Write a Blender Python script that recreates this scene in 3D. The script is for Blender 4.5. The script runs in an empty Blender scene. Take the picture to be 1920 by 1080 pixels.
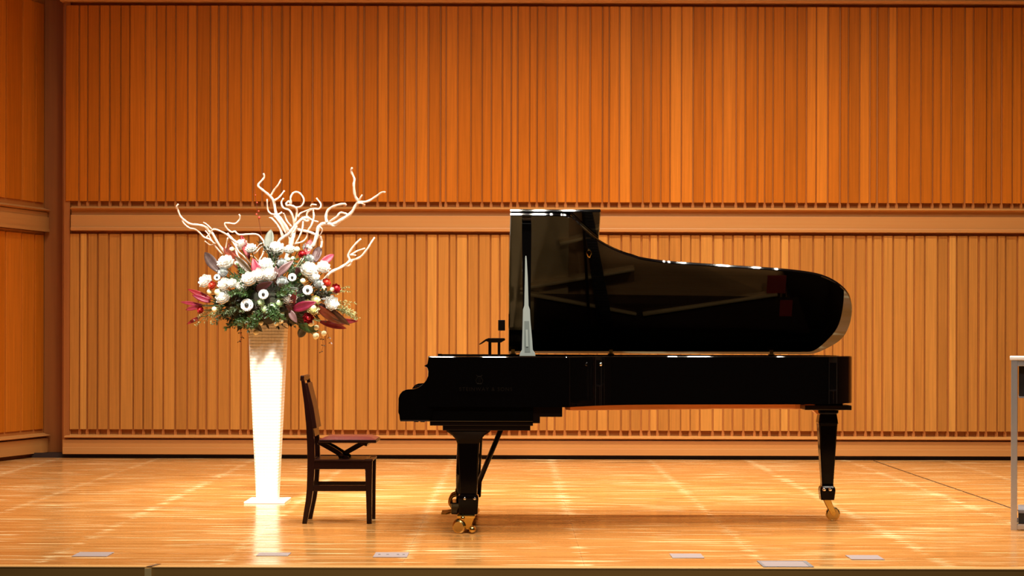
import bpy, bmesh, math, random
from mathutils import Vector, Matrix
R = random.Random(7)
C = bpy.context.scene.collection
SC = bpy.context.scene

# ------------------------------------------------------------------ camera, world, lights, exposure
F, HC, YH = 3600.0, 1.13, 630.0          # focal length in pixels, camera height, horizon row
ROLL = 0.0026
cam = bpy.data.objects.new('camera', bpy.data.cameras.new('camera'))
C.objects.link(cam)
cam.location = (0, 0, HC)
cam.rotation_euler = (math.pi/2, -ROLL, 0)
cam.data.sensor_width = 36
cam.data.lens = F/1920*36
cam.data.shift_y = (YH-540)/1920
cam.data.clip_end = 100
SC.camera = cam

w = bpy.data.worlds.new('hall'); SC.world = w; w.use_nodes = True
w.node_tree.nodes['Background'].inputs[0].default_value = (1.0, 0.8, 0.55, 1)
w.node_tree.nodes['Background'].inputs[1].default_value = 0.004

def area(name, loc, target, power, size, col=(1, 0.86, 0.68), sy=None, spread=180):
    l = bpy.data.lights.new(name, 'AREA'); l.energy = power; l.color = col
    l.shape = 'RECTANGLE'; l.size = size; l.size_y = sy or size; l.spread = math.radians(spread)
    o = bpy.data.objects.new(name, l); C.objects.link(o); o.location = loc
    o.rotation_euler = (Vector(target)-Vector(loc)).to_track_quat('-Z', 'Y').to_euler()
    return o
def spot(name, loc, target, power, ang, blend=0.6, rad=0.15, col=(1, 0.86, 0.68)):
    l = bpy.data.lights.new(name, 'SPOT'); l.energy = power; l.color = col
    l.spot_size = math.radians(ang); l.spot_blend = blend; l.shadow_soft_size = rad
    o = bpy.data.objects.new(name, l); C.objects.link(o); o.location = loc
    o.rotation_euler = (Vector(target)-Vector(loc)).to_track_quat('-Z', 'Y').to_euler()
    return o
LC_ = (1, 0.90, 0.76)
# front-of-house spots, high over the audience
for x in (-3.0, 0.2, 3.2):
    spot('front_spot', (x, 3.4, 9.3), (x*0.55, 12.3, 0.3), 2600, 44, 1.0, 0.16, LC_)
# one tighter spot on the flower stand
spot('flower_spot', (-2.4, 4.6, 10.2), (-1.66, 13.0, 0.85), 36000, 13, 0.8, 0.45, (1, 0.95, 0.86))
# rows of downlights over the stage
for x in (-3.6, -2.6, -1.4, 0.02, 0.24, 0.50, 1.35, 1.5, 1.9, 2.2, 2.45, 2.7, 3.1, 3.4, 3.9):
    area('front_downlight', (x, 9.2, 7.5), (x, 10.8, 0), 46, 0.09, LC_, sy=0.6, spread=130)
for x, y in ((-3.2, 11.5), (-2.1, 11.5), (-0.63, 10.9), (-0.16, 10.9), (0.9, 11.3), (1.27, 11.4), (1.73, 11.45), (2.15, 11.5), (2.43, 11.5), (3.4, 11.5)):
    area('stage_downlight', (x, y, 7.4), (x, 12.2, 0), 66, 0.2, LC_, spread=125)
for x in (-2.6, -1.0, 0.3, 1.1, 1.9, 2.8, 3.8):
    area('rear_downlight', (x, 14.0, 7.4), (x, 14.3, 0), 150, 0.3, LC_, spread=95)
spot('floor_fill_spot', (0.9, 14.6, 7.4), (0.75, 13.95, 0), 900, 24, 1.0, 0.1, LC_)  # added spot, brightens the floor behind the piano
SC.view_settings.view_transform = 'Standard'
SC.view_settings.look = 'None'
SC.view_settings.gamma = 1
SC.view_settings.use_curve_mapping = False
SC.view_settings.exposure = -1.31

# ------------------------------------------------------------------ pixel -> world at a given depth
def P(px, py, d):
    x, y = px-960, py-YH
    x, y = x+ROLL*y, y-ROLL*x
    return Vector((x*d/F, d, HC-y*d/F))
def X(px, d): return (px-960)*d/F
def Z(py, d): return HC-(py-YH)*d/F

# ------------------------------------------------------------------ materials
def mat(name, col, rough=0.5, metal=0.0, coat=0.0, spec=0.5, noise=None, bump=0.0, ior=1.5, trans=0.0):
    """noise=(scale xyz, amount, contrast colour): procedural variation of the colour along object coordinates"""
    m = bpy.data.materials.new(name); m.use_nodes = True
    nt = m.node_tree; b = nt.nodes['Principled BSDF']
    b.inputs['Base Color'].default_value = (*col, 1)
    b.inputs['Roughness'].default_value = rough
    b.inputs['Metallic'].default_value = metal
    b.inputs['Coat Weight'].default_value = coat
    b.inputs['Coat Roughness'].default_value = 0.03
    b.inputs['Specular IOR Level'].default_value = spec
    b.inputs['IOR'].default_value = ior
    if noise:
        sc, amt, c2 = noise
        tc = nt.nodes.new('ShaderNodeTexCoord'); mp = nt.nodes.new('ShaderNodeMapping')
        mp.inputs['Scale'].default_value = sc
        nz = nt.nodes.new('ShaderNodeTexNoise'); nz.inputs['Scale'].default_value = 1; nz.inputs['Detail'].default_value = 4
        mx = nt.nodes.new('ShaderNodeMix'); mx.data_type = 'RGBA'
        mx.inputs['A'].default_value = (*col, 1); mx.inputs['B'].default_value = (*c2, 1)
        rp = nt.nodes.new('ShaderNodeMapRange'); rp.inputs['From Min'].default_value = 0.35; rp.inputs['From Max'].default_value = 0.65
        rp.inputs['To Max'].default_value = amt
        L = nt.links.new
        L(tc.outputs['Object'], mp.inputs['Vector']); L(mp.outputs[0], nz.inputs['Vector']); L(nz.outputs['Fac'], rp.inputs['Value'])
        L(rp.outputs[0], mx.inputs['Factor']); L(mx.outputs['Result'], b.inputs['Base Color'])
        if bump:
            bp = nt.nodes.new('ShaderNodeBump'); bp.inputs['Strength'].default_value = bump; bp.inputs['Distance'].default_value = 0.004
            L(nz.outputs['Fac'], bp.inputs['Height']); L(bp.outputs[0], b.inputs['Normal'])
    return m

def wood_slat_mat():
    """wall timber: tone comes from each slat's own object colour, grain runs up the slat"""
    m = bpy.data.materials.new('wall_timber'); m.use_nodes = True
    nt = m.node_tree; b = nt.nodes['Principled BSDF']; L = nt.links.new; N = nt.nodes.new
    oi = N('ShaderNodeObjectInfo'); tc = N('ShaderNodeTexCoord'); mp = N('ShaderNodeMapping')
    mp.inputs['Scale'].default_value = (60, 60, 1.6)
    ad = N('ShaderNodeVectorMath'); ad.operation = 'ADD'
    ml = N('ShaderNodeMath'); ml.operation = 'MULTIPLY'; ml.inputs[1].default_value = 300
    L(oi.outputs['Random'], ml.inputs[0]); L(tc.outputs['Object'], mp.inputs['Vector'])
    L(mp.outputs[0], ad.inputs[0]); L(ml.outputs[0], ad.inputs[1])
    nz = N('ShaderNodeTexNoise'); nz.inputs['Scale'].default_value = 1; nz.inputs['Detail'].default_value = 5
    L(ad.outputs[0], nz.inputs['Vector'])
    rp = N('ShaderNodeMapRange'); rp.inputs['From Min'].default_value = 0.3; rp.inputs['From Max'].default_value = 0.7
    rp.inputs['To Min'].default_value = 0.86; rp.inputs['To Max'].default_value = 1.1
    L(nz.outputs['Fac'], rp.inputs['Value'])
    mx = N('ShaderNodeMix'); mx.data_type = 'RGBA'; mx.blend_type = 'MULTIPLY'; mx.inputs['Factor'].default_value = 1
    L(oi.outputs['Color'], mx.inputs['A']); L(rp.outputs[0], mx.inputs['B'])
    L(mx.outputs['Result'], b.inputs['Base Color'])
    b.inputs['Roughness'].default_value = 0.5
    b.inputs['Specular IOR Level'].default_value = 0.12
    return m

def floor_mat():
    m = bpy.data.materials.new('stage_floor_wood'); m.use_nodes = True
    nt = m.node_tree; b = nt.nodes['Principled BSDF']; L = nt.links.new; N = nt.nodes.new
    tc = N('ShaderNodeTexCoord'); g = N('ShaderNodeNewGeometry')
    mp = N('ShaderNodeMapping'); mp.inputs['Scale'].default_value = (1.3, 40, 1)
    L(tc.outputs['Object'], mp.inputs['Vector'])
    nz = N('ShaderNodeTexNoise'); nz.inputs['Scale'].default_value = 1.0; nz.inputs['Detail'].default_value = 3
    L(mp.outputs[0], nz.inputs['Vector'])
    add = N('ShaderNodeMath'); add.operation = 'MULTIPLY_ADD'; add.inputs[1].default_value = 0.55
    L(g.outputs['Random Per Island'], add.inputs[0]); L(nz.outputs['Fac'], add.inputs[2])
    cr = N('ShaderNodeValToRGB')
    cr.color_ramp.elements[0].position = 0.3; cr.color_ramp.elements[0].color = (0.46, 0.185, 0.043, 1)
    cr.color_ramp.elements[1].position = 1.0; cr.color_ramp.elements[1].color = (0.55, 0.25, 0.068, 1)
    L(add.outputs[0], cr.inputs['Fac'])
    # light glare painted as pale streaks along the boards, and along the rows of board ends
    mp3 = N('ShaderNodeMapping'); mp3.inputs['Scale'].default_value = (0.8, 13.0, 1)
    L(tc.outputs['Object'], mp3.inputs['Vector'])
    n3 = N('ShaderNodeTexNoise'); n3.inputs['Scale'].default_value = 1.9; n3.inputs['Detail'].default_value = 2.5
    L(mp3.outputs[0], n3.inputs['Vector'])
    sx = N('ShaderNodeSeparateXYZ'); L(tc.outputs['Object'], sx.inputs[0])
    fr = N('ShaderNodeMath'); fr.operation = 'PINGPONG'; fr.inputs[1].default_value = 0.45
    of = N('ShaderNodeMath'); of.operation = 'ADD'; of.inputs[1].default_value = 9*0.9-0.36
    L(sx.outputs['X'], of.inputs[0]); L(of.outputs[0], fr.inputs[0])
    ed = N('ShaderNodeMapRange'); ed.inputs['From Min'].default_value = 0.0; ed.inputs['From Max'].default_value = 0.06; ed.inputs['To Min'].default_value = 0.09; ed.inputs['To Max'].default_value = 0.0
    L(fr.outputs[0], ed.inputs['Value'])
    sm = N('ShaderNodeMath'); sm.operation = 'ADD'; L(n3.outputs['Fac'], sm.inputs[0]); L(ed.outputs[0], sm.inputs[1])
    glare = N('ShaderNodeMapRange'); glare.inputs['From Min'].default_value = 0.60; glare.inputs['From Max'].default_value = 0.645; glare.inputs['To Max'].default_value = 0.95
    L(sm.outputs[0], glare.inputs['Value'])
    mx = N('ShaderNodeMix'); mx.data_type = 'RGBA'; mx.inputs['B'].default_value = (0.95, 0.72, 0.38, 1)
    L(glare.outputs[0], mx.inputs['Factor']); L(cr.outputs['Color'], mx.inputs['A']); L(mx.outputs['Result'], b.inputs['Base Color'])
    # lacquer worn unevenly in long streaks along the boards
    mp2 = N('ShaderNodeMapping'); mp2.inputs['Scale'].default_value = (0.9, 9.0, 1)
    L(tc.outputs['Object'], mp2.inputs['Vector'])
    n2 = N('ShaderNodeTexNoise'); n2.inputs['Scale'].default_value = 1.6; n2.inputs['Detail'].default_value = 3
    L(mp2.outputs[0], n2.inputs['Vector'])
    rr = N('ShaderNodeMapRange'); rr.inputs['From Min'].default_value = 0.35; rr.inputs['From Max'].default_value = 0.7
    rr.inputs['To Min'].default_value = 0.10; rr.inputs['To Max'].default_value = 0.34
    L(n2.outputs['Fac'], rr.inputs['Value']); L(rr.outputs[0], b.inputs['Roughness'])
    bp = N('ShaderNodeBump'); bp.inputs['Strength'].default_value = 0.12; bp.inputs['Distance'].default_value = 0.003
    L(n2.outputs['Fac'], bp.inputs['Height']); L(bp.outputs[0], b.inputs['Normal'])
    b.inputs['IOR'].default_value = 1.5
    return m

def vase_mat():
    m = mat('white_relief_ceramic', (0.86, 0.82, 0.70), 0.35)
    nt = m.node_tree; b = nt.nodes['Principled BSDF']; L = nt.links.new; N = nt.nodes.new
    tc = N('ShaderNodeTexCoord'); sp = N('ShaderNodeSeparateXYZ'); L(tc.outputs['Object'], sp.inputs[0])
    def wav(ax1, s1, ax2, s2):
        a = N('ShaderNodeMath'); a.operation = 'MULTIPLY'; a.inputs[1].default_value = s1; L(sp.outputs[ax1], a.inputs[0])
        c = N('ShaderNodeMath'); c.operation = 'MULTIPLY_ADD'; c.inputs[1].default_value = s2; L(sp.outputs[ax2], c.inputs[0]); L(a.outputs[0], c.inputs[2])
        s = N('ShaderNodeMath'); s.operation = 'SINE'; L(c.outputs[0], s.inputs[0]); return s
    s1 = wav('X', 150, 'Z', 150); s2 = wav('X', 150, 'Z', -150)
    mu = N('ShaderNodeMath'); mu.operation = 'MULTIPLY'; L(s1.outputs[0], mu.inputs[0]); L(s2.outputs[0], mu.inputs[1])
    bp = N('ShaderNodeBump'); bp.inputs['Strength'].default_value = 0.5; bp.inputs['Distance'].default_value = 0.003
    L(mu.outputs[0], bp.inputs['Height']); L(bp.outputs[0], b.inputs['Normal'])
    return m

M = {}
M['wall'] = wood_slat_mat()
M['backing'] = mat('wall_backing_wood', (0.44, 0.145, 0.02), 0.7)
M['trim'] = mat('trim_wood', (0.49, 0.222, 0.058), 0.45, noise=((0.7, 40, 60), 0.5, (0.48, 0.18, 0.04)))
M['post'] = mat('corner_post_wood', (0.36, 0.115, 0.018), 0.5, noise=((30, 30, 1), 0.5, (0.28, 0.08, 0.012)))
M['dark_gap'] = mat('shadow_gap_black', (0.02, 0.006, 0.003), 0.7)  # near-black colour stands in for shade in the gaps under the plinths
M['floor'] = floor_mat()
M['nosing'] = mat('stage_nosing_wood', (0.62, 0.33, 0.10), 0.4, noise=((1, 30, 30), 0.5, (0.5, 0.25, 0.07)))
M['fascia'] = mat('stage_fascia_wood', (0.50, 0.27, 0.065), 0.6, noise=((1.5, 1, 30), 0.6, (0.4, 0.2, 0.05)))
M['joint'] = mat('pale_joint_wood', (0.85, 0.62, 0.28), 0.5)
M['joint_dark'] = mat('dark_joint', (0.14, 0.06, 0.015), 0.6)
M['plate'] = mat('grey_socket_plate', (0.34, 0.285, 0.29), 0.5, 0.1)
M['plate_dark'] = mat('dark_screw', (0.12, 0.10, 0.10), 0.5, 0.6)
M['side'] = mat('dark_side_wood', (0.10, 0.03, 0.006), 0.7)
M['ceiling'] = mat('ceiling_wood', (0.22, 0.08, 0.02), 0.7)
M['black'] = mat('black_piano_lacquer', (0.0025, 0.0022, 0.0022), 0.035, coat=0.0, ior=1.6)
M['rim_black'] = mat('black_rim_lacquer', (0.0018, 0.0015, 0.0015), 0.03, ior=1.28)
M['black_wood'] = mat('black_satin_wood', (0.005, 0.0025, 0.002), 0.3, spec=0.3)
M['black_leg'] = mat('black_leg_lacquer', (0.003, 0.002, 0.002), 0.10, spec=0.10)
M['gold_plate'] = mat('bronze_cast_plate', (0.66, 0.43, 0.17), 0.45, 0.2, noise=((9, 9, 9), 0.5, (0.55, 0.34, 0.12)))
M['soundboard'] = mat('spruce_soundboard', (0.64, 0.34, 0.12), 0.35, noise=((2, 90, 2), 0.6, (0.5, 0.24, 0.07)))
M['string'] = mat('steel_strings', (0.62, 0.58, 0.5), 0.3, 1.0)
M['copper_string'] = mat('shaded_copper_strings', (0.035, 0.014, 0.008), 0.5, 0.2)  # near-black colour carries the shade under the open lid
M['felt_black'] = mat('black_damper', (0.01, 0.009, 0.009), 0.6)
M['felt_red'] = mat('red_felt', (0.35, 0.02, 0.012), 0.9)
M['brass'] = mat('polished_brass', (0.80, 0.55, 0.16), 0.16, 1.0)
M['brass_dull'] = mat('aged_brass', (0.55, 0.34, 0.10), 0.35, 1.0)
M['chrome'] = mat('bright_steel', (0.85, 0.85, 0.83), 0.12, 1.0)
M['prop_grey'] = mat('pale_grey_metal', (0.46, 0.53, 0.51), 0.34, 0.35)
M['prop_slot'] = mat('grey_slot', (0.20, 0.24, 0.23), 0.45, 0.3)
M['beam'] = mat('under_beam_wood', (0.72, 0.28, 0.07), 0.35, noise=((2, 30, 30), 0.5, (0.6, 0.2, 0.04)))
M['ivory'] = mat('white_key', (0.75, 0.72, 0.62), 0.2)
M['letter'] = mat('dull_brass_lettering', (0.006, 0.0045, 0.003), 0.6, 0.0, spec=0.05)
M['wheel'] = mat('brass_wheel', (0.72, 0.52, 0.2), 0.22, 1.0)
M['chair'] = mat('dark_chair_wood', (0.012, 0.003, 0.002), 0.25, spec=0.3, noise=((8, 8, 8), 0.6, (0.018, 0.004, 0.003)))
M['chair_red'] = mat('red_brown_chair_wood', (0.022, 0.005, 0.003), 0.3, spec=0.3)
M['leather'] = mat('red_brown_leather', (0.13, 0.025, 0.02), 0.28, noise=((30, 30, 30), 0.4, (0.10, 0.02, 0.015)))
M['vase'] = vase_mat()
M['vase_plain'] = mat('white_base', (0.85, 0.82, 0.74), 0.3)
M['branch'] = mat('white_painted_willow', (0.90, 0.74, 0.60), 0.6, noise=((25, 25, 25), 0.8, (0.80, 0.55, 0.42)))
M['petal'] = mat('white_petal', (0.95, 0.94, 0.90), 0.6, noise=((40, 40, 40), 0.3, (0.90, 0.90, 0.80)))
M['petal_grey'] = mat('silvery_petal', (0.62, 0.64, 0.64), 0.6, noise=((60, 60, 60), 0.6, (0.42, 0.45, 0.45)))
M['petal_green'] = mat('pale_green_petal', (0.70, 0.82, 0.58), 0.6, noise=((50, 50, 50), 0.5, (0.55, 0.72, 0.42)))
M['petal_cream'] = mat('cream_petal', (0.85, 0.80, 0.52), 0.6, noise=((60, 60, 60), 0.5, (0.66, 0.68, 0.32)))
M['petal_red'] = mat('red_petal', (0.42, 0.008, 0.014), 0.5, noise=((50, 50, 50), 0.6, (0.24, 0.004, 0.01)))
M['petal_orange'] = mat('orange_red_petal', (0.62, 0.06, 0.02), 0.5, noise=((50, 50, 50), 0.6, (0.45, 0.03, 0.015)))
M['centre'] = mat('dark_flower_centre', (0.02, 0.022, 0.018), 0.6)
M['centre_grey'] = mat('grey_flower_centre', (0.20, 0.22, 0.20), 0.6)
M['stem'] = mat('green_stem', (0.06, 0.12, 0.03), 0.5)
M['leaf'] = mat('green_leaf', (0.045, 0.10, 0.022), 0.45, noise=((30, 30, 30), 0.7, (0.015, 0.035, 0.008)))
M['leaf_dark'] = mat('dark_green_leaf', (0.016, 0.030, 0.009), 0.45, noise=((20, 20, 20), 0.7, (0.03, 0.012, 0.01)))
M['fern'] = mat('grey_green_fern', (0.12, 0.16, 0.075), 0.6, noise=((30, 30, 30), 0.7, (0.05, 0.085, 0.03)))
M['fern_light'] = mat('olive_wispy_fern', (0.36, 0.36, 0.15), 0.6, noise=((30, 30, 30), 0.7, (0.22, 0.27, 0.10)))
M['foam'] = mat('dark_moss', (0.016, 0.022, 0.008), 0.9, noise=((30, 30, 30), 0.7, (0.03, 0.012, 0.008)))
for n, c, c2 in (('maroon', (0.10, 0.018, 0.02), (0.05, 0.012, 0.012)), ('grey_brown', (0.13, 0.08, 0.07), (0.07, 0.04, 0.035)),
                 ('pink', (0.62, 0.07, 0.13), (0.42, 0.03, 0.06)), ('magenta', (0.45, 0.015, 0.07), (0.20, 0.008, 0.03)),
                 ('mauve', (0.36, 0.19, 0.18), (0.22, 0.10, 0.10)), ('grey_green', (0.20, 0.22, 0.17), (0.12, 0.14, 0.10)),
                 ('rust', (0.34, 0.055, 0.02), (0.18, 0.025, 0.012)), ('crimson', (0.48, 0.025, 0.035), (0.30, 0.015, 0.02)),
                 ('olive_brown', (0.13, 0.07, 0.02), (0.08, 0.03, 0.015))):
    M['leaf_'+n] = mat(n+'_leaf', tuple(q*0.55 for q in c), 0.45, noise=((18, 18, 18), 0.8, tuple(q*0.5 for q in c2)))
M['alu'] = mat('brushed_aluminium', (0.62, 0.64, 0.68), 0.34, 0.75, noise=((40, 40, 2), 0.3, (0.52, 0.54, 0.58)))
M['white_top'] = mat('white_table_top', (0.85, 0.85, 0.84), 0.3)
M['black_box'] = mat('black_equipment', (0.012, 0.012, 0.013), 0.45)
M['grey_lid'] = mat('grey_plastic', (0.22, 0.22, 0.24), 0.45)
M['cable'] = mat('dark_cable', (0.05, 0.025, 0.012), 0.6)

# ------------------------------------------------------------------ mesh helpers
class MB:
    def __init__(s): s.v, s.f = [], []
    def add(s, vs, fs):
        o = len(s.v); s.v += [tuple(v) for v in vs]; s.f += [tuple(i+o for i in f) for f in fs]; return s
    def box(s, x0, x1, y0, y1, z0, z1):
        return s.add([(x0,y0,z0),(x1,y0,z0),(x1,y1,z0),(x0,y1,z0),(x0,y0,z1),(x1,y0,z1),(x1,y1,z1),(x0,y1,z1)],
                     [(0,3,2,1),(4,5,6,7),(0,1,5,4),(1,2,6,5),(2,3,7,6),(3,0,4,7)])
    def prism(s, poly, axis, a, b):
        """extrude a 2-D polygon along axis: 'y' poly=(x,z); 'z' poly=(x,y); 'x' poly=(y,z)"""
        n = len(poly)
        mk = {'y': lambda p, t: (p[0], t, p[1]), 'z': lambda p, t: (p[0], p[1], t), 'x': lambda p, t: (t, p[0], p[1])}[axis]
        vs = [mk(p, a) for p in poly]+[mk(p, b) for p in poly]
        fs = [tuple(range(n)), tuple(range(2*n-1, n-1, -1))]+[(i, i+n, (i+1) % n+n, (i+1) % n) for i in range(n)]
        return s.add(vs, fs)
    def tube(s, pts, rad, k=8, cap=True):
        pts = [Vector(p) for p in pts]; n = len(pts)
        rs = rad if isinstance(rad, (list, tuple)) else [rad]*n
        t0 = (pts[1]-pts[0]).normalized()
        u = t0.orthogonal().normalized(); vs = []
        for i, p in enumerate(pts):
            t = (pts[min(i+1, n-1)]-pts[max(i-1, 0)])
            t = t.normalized() if t.length > 1e-9 else t0
            u = (u-t*u.dot(t)); u = u.normalized() if u.length > 1e-6 else t.orthogonal().normalized()
            vv = t.cross(u)
            for j in range(k):
                a = 2*math.pi*j/k; vs.append(p+(u*math.cos(a)+vv*math.sin(a))*rs[i])
        fs = [(i*k+j, i*k+(j+1) % k, (i+1)*k+(j+1) % k, (i+1)*k+j) for i in range(n-1) for j in range(k)]
        if cap: fs += [tuple(range(k-1, -1, -1)), tuple(range((n-1)*k, n*k))]
        return s.add(vs, fs)
    def lathe(s, prof, c, k=20, axis=Vector((0, 0, 1))):
        """prof: (radius, distance along axis)"""
        ax = Vector(axis).normalized(); u = ax.orthogonal().normalized(); v = ax.cross(u); c = Vector(c)
        vs = [c+ax*h+(u*math.cos(2*math.pi*j/k)+v*math.sin(2*math.pi*j/k))*r for r, h in prof for j in range(k)]
        n = len(prof)
        fs = [(i*k+j, i*k+(j+1) % k, (i+1)*k+(j+1) % k, (i+1)*k+j) for i in range(n-1) for j in range(k)]
        fs += [tuple(range(k-1, -1, -1)), tuple(range((n-1)*k, n*k))]
        return s.add(vs, fs)
    def loft(s, rings):
        """rings: equal-length closed loops of points"""
        k = len(rings[0]); n = len(rings)
        vs = [p for r in rings for p in r]
        fs = [(i*k+j, i*k+(j+1) % k, (i+1)*k+(j+1) % k, (i+1)*k+j) for i in range(n-1) for j in range(k)]
        fs += [tuple(range(k-1, -1, -1)), tuple(range((n-1)*k, n*k))]
        return s.add(vs, fs)
    def grid(s, rows):
        m = len(rows[0]); vs = [p for r in rows for p in r]
        fs = [(i*m+j, i*m+j+1, (i+1)*m+j+1, (i+1)*m+j) for i in range(len(rows)-1) for j in range(m-1)]
        return s.add(vs, fs)
    def mesh(s, name, m, off=Vector((0, 0, 0)), smooth=False, bevel=0, segs=2, fix=True):
        me = bpy.data.meshes.new(name)
        off = Vector(off)
        me.from_pydata([tuple(Vector(v)-off) for v in s.v], [], s.f)
        bm = bmesh.new(); bm.from_mesh(me)
        if fix: bmesh.ops.recalc_face_normals(bm, faces=bm.faces)
        if bevel:
            es = [e for e in bm.edges if len(e.link_faces) == 2 and e.calc_face_angle(0) > 0.5]
            bmesh.ops.bevel(bm, geom=es, offset=bevel, segments=segs, profile=0.6, affect='EDGES', clamp_overlap=True)
        for f in bm.faces: f.smooth = bool(smooth)
        if smooth == 'auto':
            for e in bm.edges:
                if len(e.link_faces) != 2 or e.calc_face_angle(0) > 0.45: e.smooth = False
        bm.to_mesh(me); bm.free()
        me.materials.append(m)
        return me
    def build(s, name, m, parent=None, smooth=False, bevel=0, segs=2, origin=None, fix=True):
        off = wloc(parent) if parent is not None else (Vector(origin) if origin is not None else Vector((0, 0, 0)))
        if parent is not None and origin is not None: off = Vector(origin)
        o = bpy.data.objects.new(name, s.mesh(name, m, off, smooth, bevel, segs, fix))
        C.objects.link(o)
        if parent is not None:
            o.parent = parent; o.location = off-wloc(parent)
        elif origin is not None: o.location = off
        o['w'] = list(off)
        return o
def wloc(o): return Vector(o['w']) if 'w' in o else Vector(o.location)
def tag(o, label, cat, group=None, kind=None):
    o['label'] = label
    if cat: o['category'] = cat
    if group: o['group'] = group
    if kind: o['kind'] = kind
    return o
def thing(name, loc, label, cat, group=None):
    o = bpy.data.objects.new(name, None); C.objects.link(o); o.location = loc; o['w'] = list(loc); o.empty_display_size = 0.05
    return tag(o, label, cat, group)
def struct(o, label=None, cat=None):
    o['kind'] = 'structure'
    if label: o['label'] = label
    if cat: o['category'] = cat
    return o
def smooth_path(pts, n=4):
    """Catmull-Rom through the points"""
    pts = [Vector(p) for p in pts]
    if len(pts) < 3: return pts
    q = [pts[0]*2-pts[1]]+pts+[pts[-1]*2-pts[-2]]; out = []
    for i in range(1, len(q)-2):
        a, b, c, d = q[i-1:i+3]
        for j in range(n):
            t = j/n
            out.append(0.5*((2*b)+(c-a)*t+(2*a-5*b+4*c-d)*t*t+(3*b-a-3*c+d)*t**3))
    out.append(pts[-1]); return out

# ------------------------------------------------------------------ setting: walls
YW = 17.6                                            # plane of the mouldings on the back wall
XL, XR, XS = X(118, YW), X(2010, YW), 8.2
ZT0, ZT1 = Z(11, YW), Z(378.5, YW)                     # upper slats: top, bottom
ZB0, ZB1 = Z(440, YW), Z(807, YW)                    # lower slats: top, bottom
WTOP = 7.6
def wood_tone(t, row):
    base = Vector((0.455, 0.182, 0.034)) if row else Vector((0.50, 0.135, 0.007))  # upper tier tinted deeper to carry its weaker light
    light = base*1.32+Vector((0, 0.035, 0.012)); dark = base*0.72
    c = base.lerp(light, t) if t > 0 else base.lerp(dark, -t)
    return (*c, 1)
def slat_mesh(wd, z0, z1, th):
    c = min(0.004, wd*0.2); t = 0.006
    poly = [(-wd/2, 0), (wd/2, 0), (wd/2, -th+c), (wd/2-c, -th), (-wd/2+c, -th), (-wd/2, -th+c)]
    mb = MB(); mb.loft([[(x, y, z0) for x, y in poly], [(x, y, z1-t) for x, y in poly], [(x*0.95, y*0.85, z1) for x, y in poly]])
    return mb
UP = [120,146,162,184,204,224,241,270,291,309,327,350,367,392,408,425,450,472,490,507,527,542,564,584,602,625,645,669,681,707,726,745,757,779,802,825,
      835,857,882,903,920,941,957,970,992,1006,1022,1044,1060,1081,1106,1129,1141,1161,1182,1205,1220,1239,1256,1277,1299,1321,1335,1355,1380,
      1397,1420,1434,1449,1471,1494,1512,1530,1552,1575,1591,1612,1631,1645,1666,1682,1705,1727,1749,1765,1784,1809,1826,1850,1860,1879,1899,1916,1938,1955,1978,1996,2010]
LO = [128,148,162,182,202,224,249,268,285,305,328,350,370,386,407,430,450,465,485,505,522,545,560,578,595,609,625,642,667,690,708,727,744,761,777,799,820,
      842,855,876,897,919,937,955,975,992,1010,1026,1040,1060,1087,1103,1120,1140,1165,1182,1203,1218,1234,1255,1277,1295,1313,1337,1357,1374,1395,
      1416,1428,1444,1464,1480,1500,1525,1547,1562,1581,1605,1625,1637,1656,1675,1701,1715,1735,1759,1779,1795,1816,1836,1851,1871,1887,1909,1930,1947,1970,1990,2010]
TONE_U = {1161:.7,1256:.8,1277:.5,1530:.8,1512:.5,1612:.5,1666:.6,1355:.4,1182:-.5,1205:-.4,1591:-.5,1631:-.3,1645:-.5,1784:-.4,1471:-.4,1494:-.3,
          1044:.4,1299:-.4,367:-.5,392:.25,350:.3,270:.3,542:.1,527:-.4,707:.3,779:.3,802:-.3,602:-.3,162:-.4,184:.1,120:-.3,146:.0,1826:-.3,1850:-.4,1809:.25,1022:-.35}
TONE_L = {148:.8,1464:.8,1779:.9,799:.6,855:.6,1337:.6,1701:.5,1735:.4,625:.5,1182:-.4,1234:-.4,1255:-.2,268:-.3,162:-.3,328:-.4,1759:-.4,1656:.3,1313:.4,
          430:.3,305:.25,470:.2,1120:.3,1026:.4,1218:.4,667:-.2,897:-.3,1581:-.2,1500:-.25}
mb = MB(); mb.box(XL-0.02, XS+0.1, YW+0.066, YW+0.25, 0.0, WTOP)
wall_back = struct(mb.build('wall_back', M['backing']), 'back stage wall of orange wood slats in two tiers')
def place_slat(parent, px0, px1, z0, z1, tone, row, yoff=0):
    g = R.choice((1.6, 2.0, 2.4, 3.0))
    a, b = X(px0+g*0.6, YW), X(px1-g*0.6, YW)
    th = 0.017+R.choice((0, 0.003, 0.006, 0.009))
    o = bpy.data.objects.new('slat', slat_mesh(b-a, z0, z1, th).mesh('slat', M['wall']))
    C.objects.link(o); o.parent = parent; o.location = ((a+b)/2, YW+0.043, 0)
    o.color = wood_tone(tone, row)
    return o
for i in range(len(UP)-1):
    place_slat(wall_back, UP[i], UP[i+1], ZT1, ZT0, TONE_U.get(UP[i], R.uniform(-.3, .22)), 0)
for i in range(len(LO)-1):
    place_slat(wall_back, LO[i], LO[i+1], ZB1, ZB0, TONE_L.get(LO[i], R.uniform(-.28, .25)), 1)
rib = MB()                                               # vertical battens behind the joints carry the slats
for row, z0, z1 in ((UP, Z(392, YW), ZT0), (LO, Z(822, YW), ZB0)):
    for px in row[:-1]:
        xc = X(px, YW); rib.box(xc-0.014, xc+0.014, YW+0.043, YW+0.07, z0, z1)
rb = rib.build('ribs', M['backing'], wall_back); rb['kind'] = 'stuff'
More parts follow.
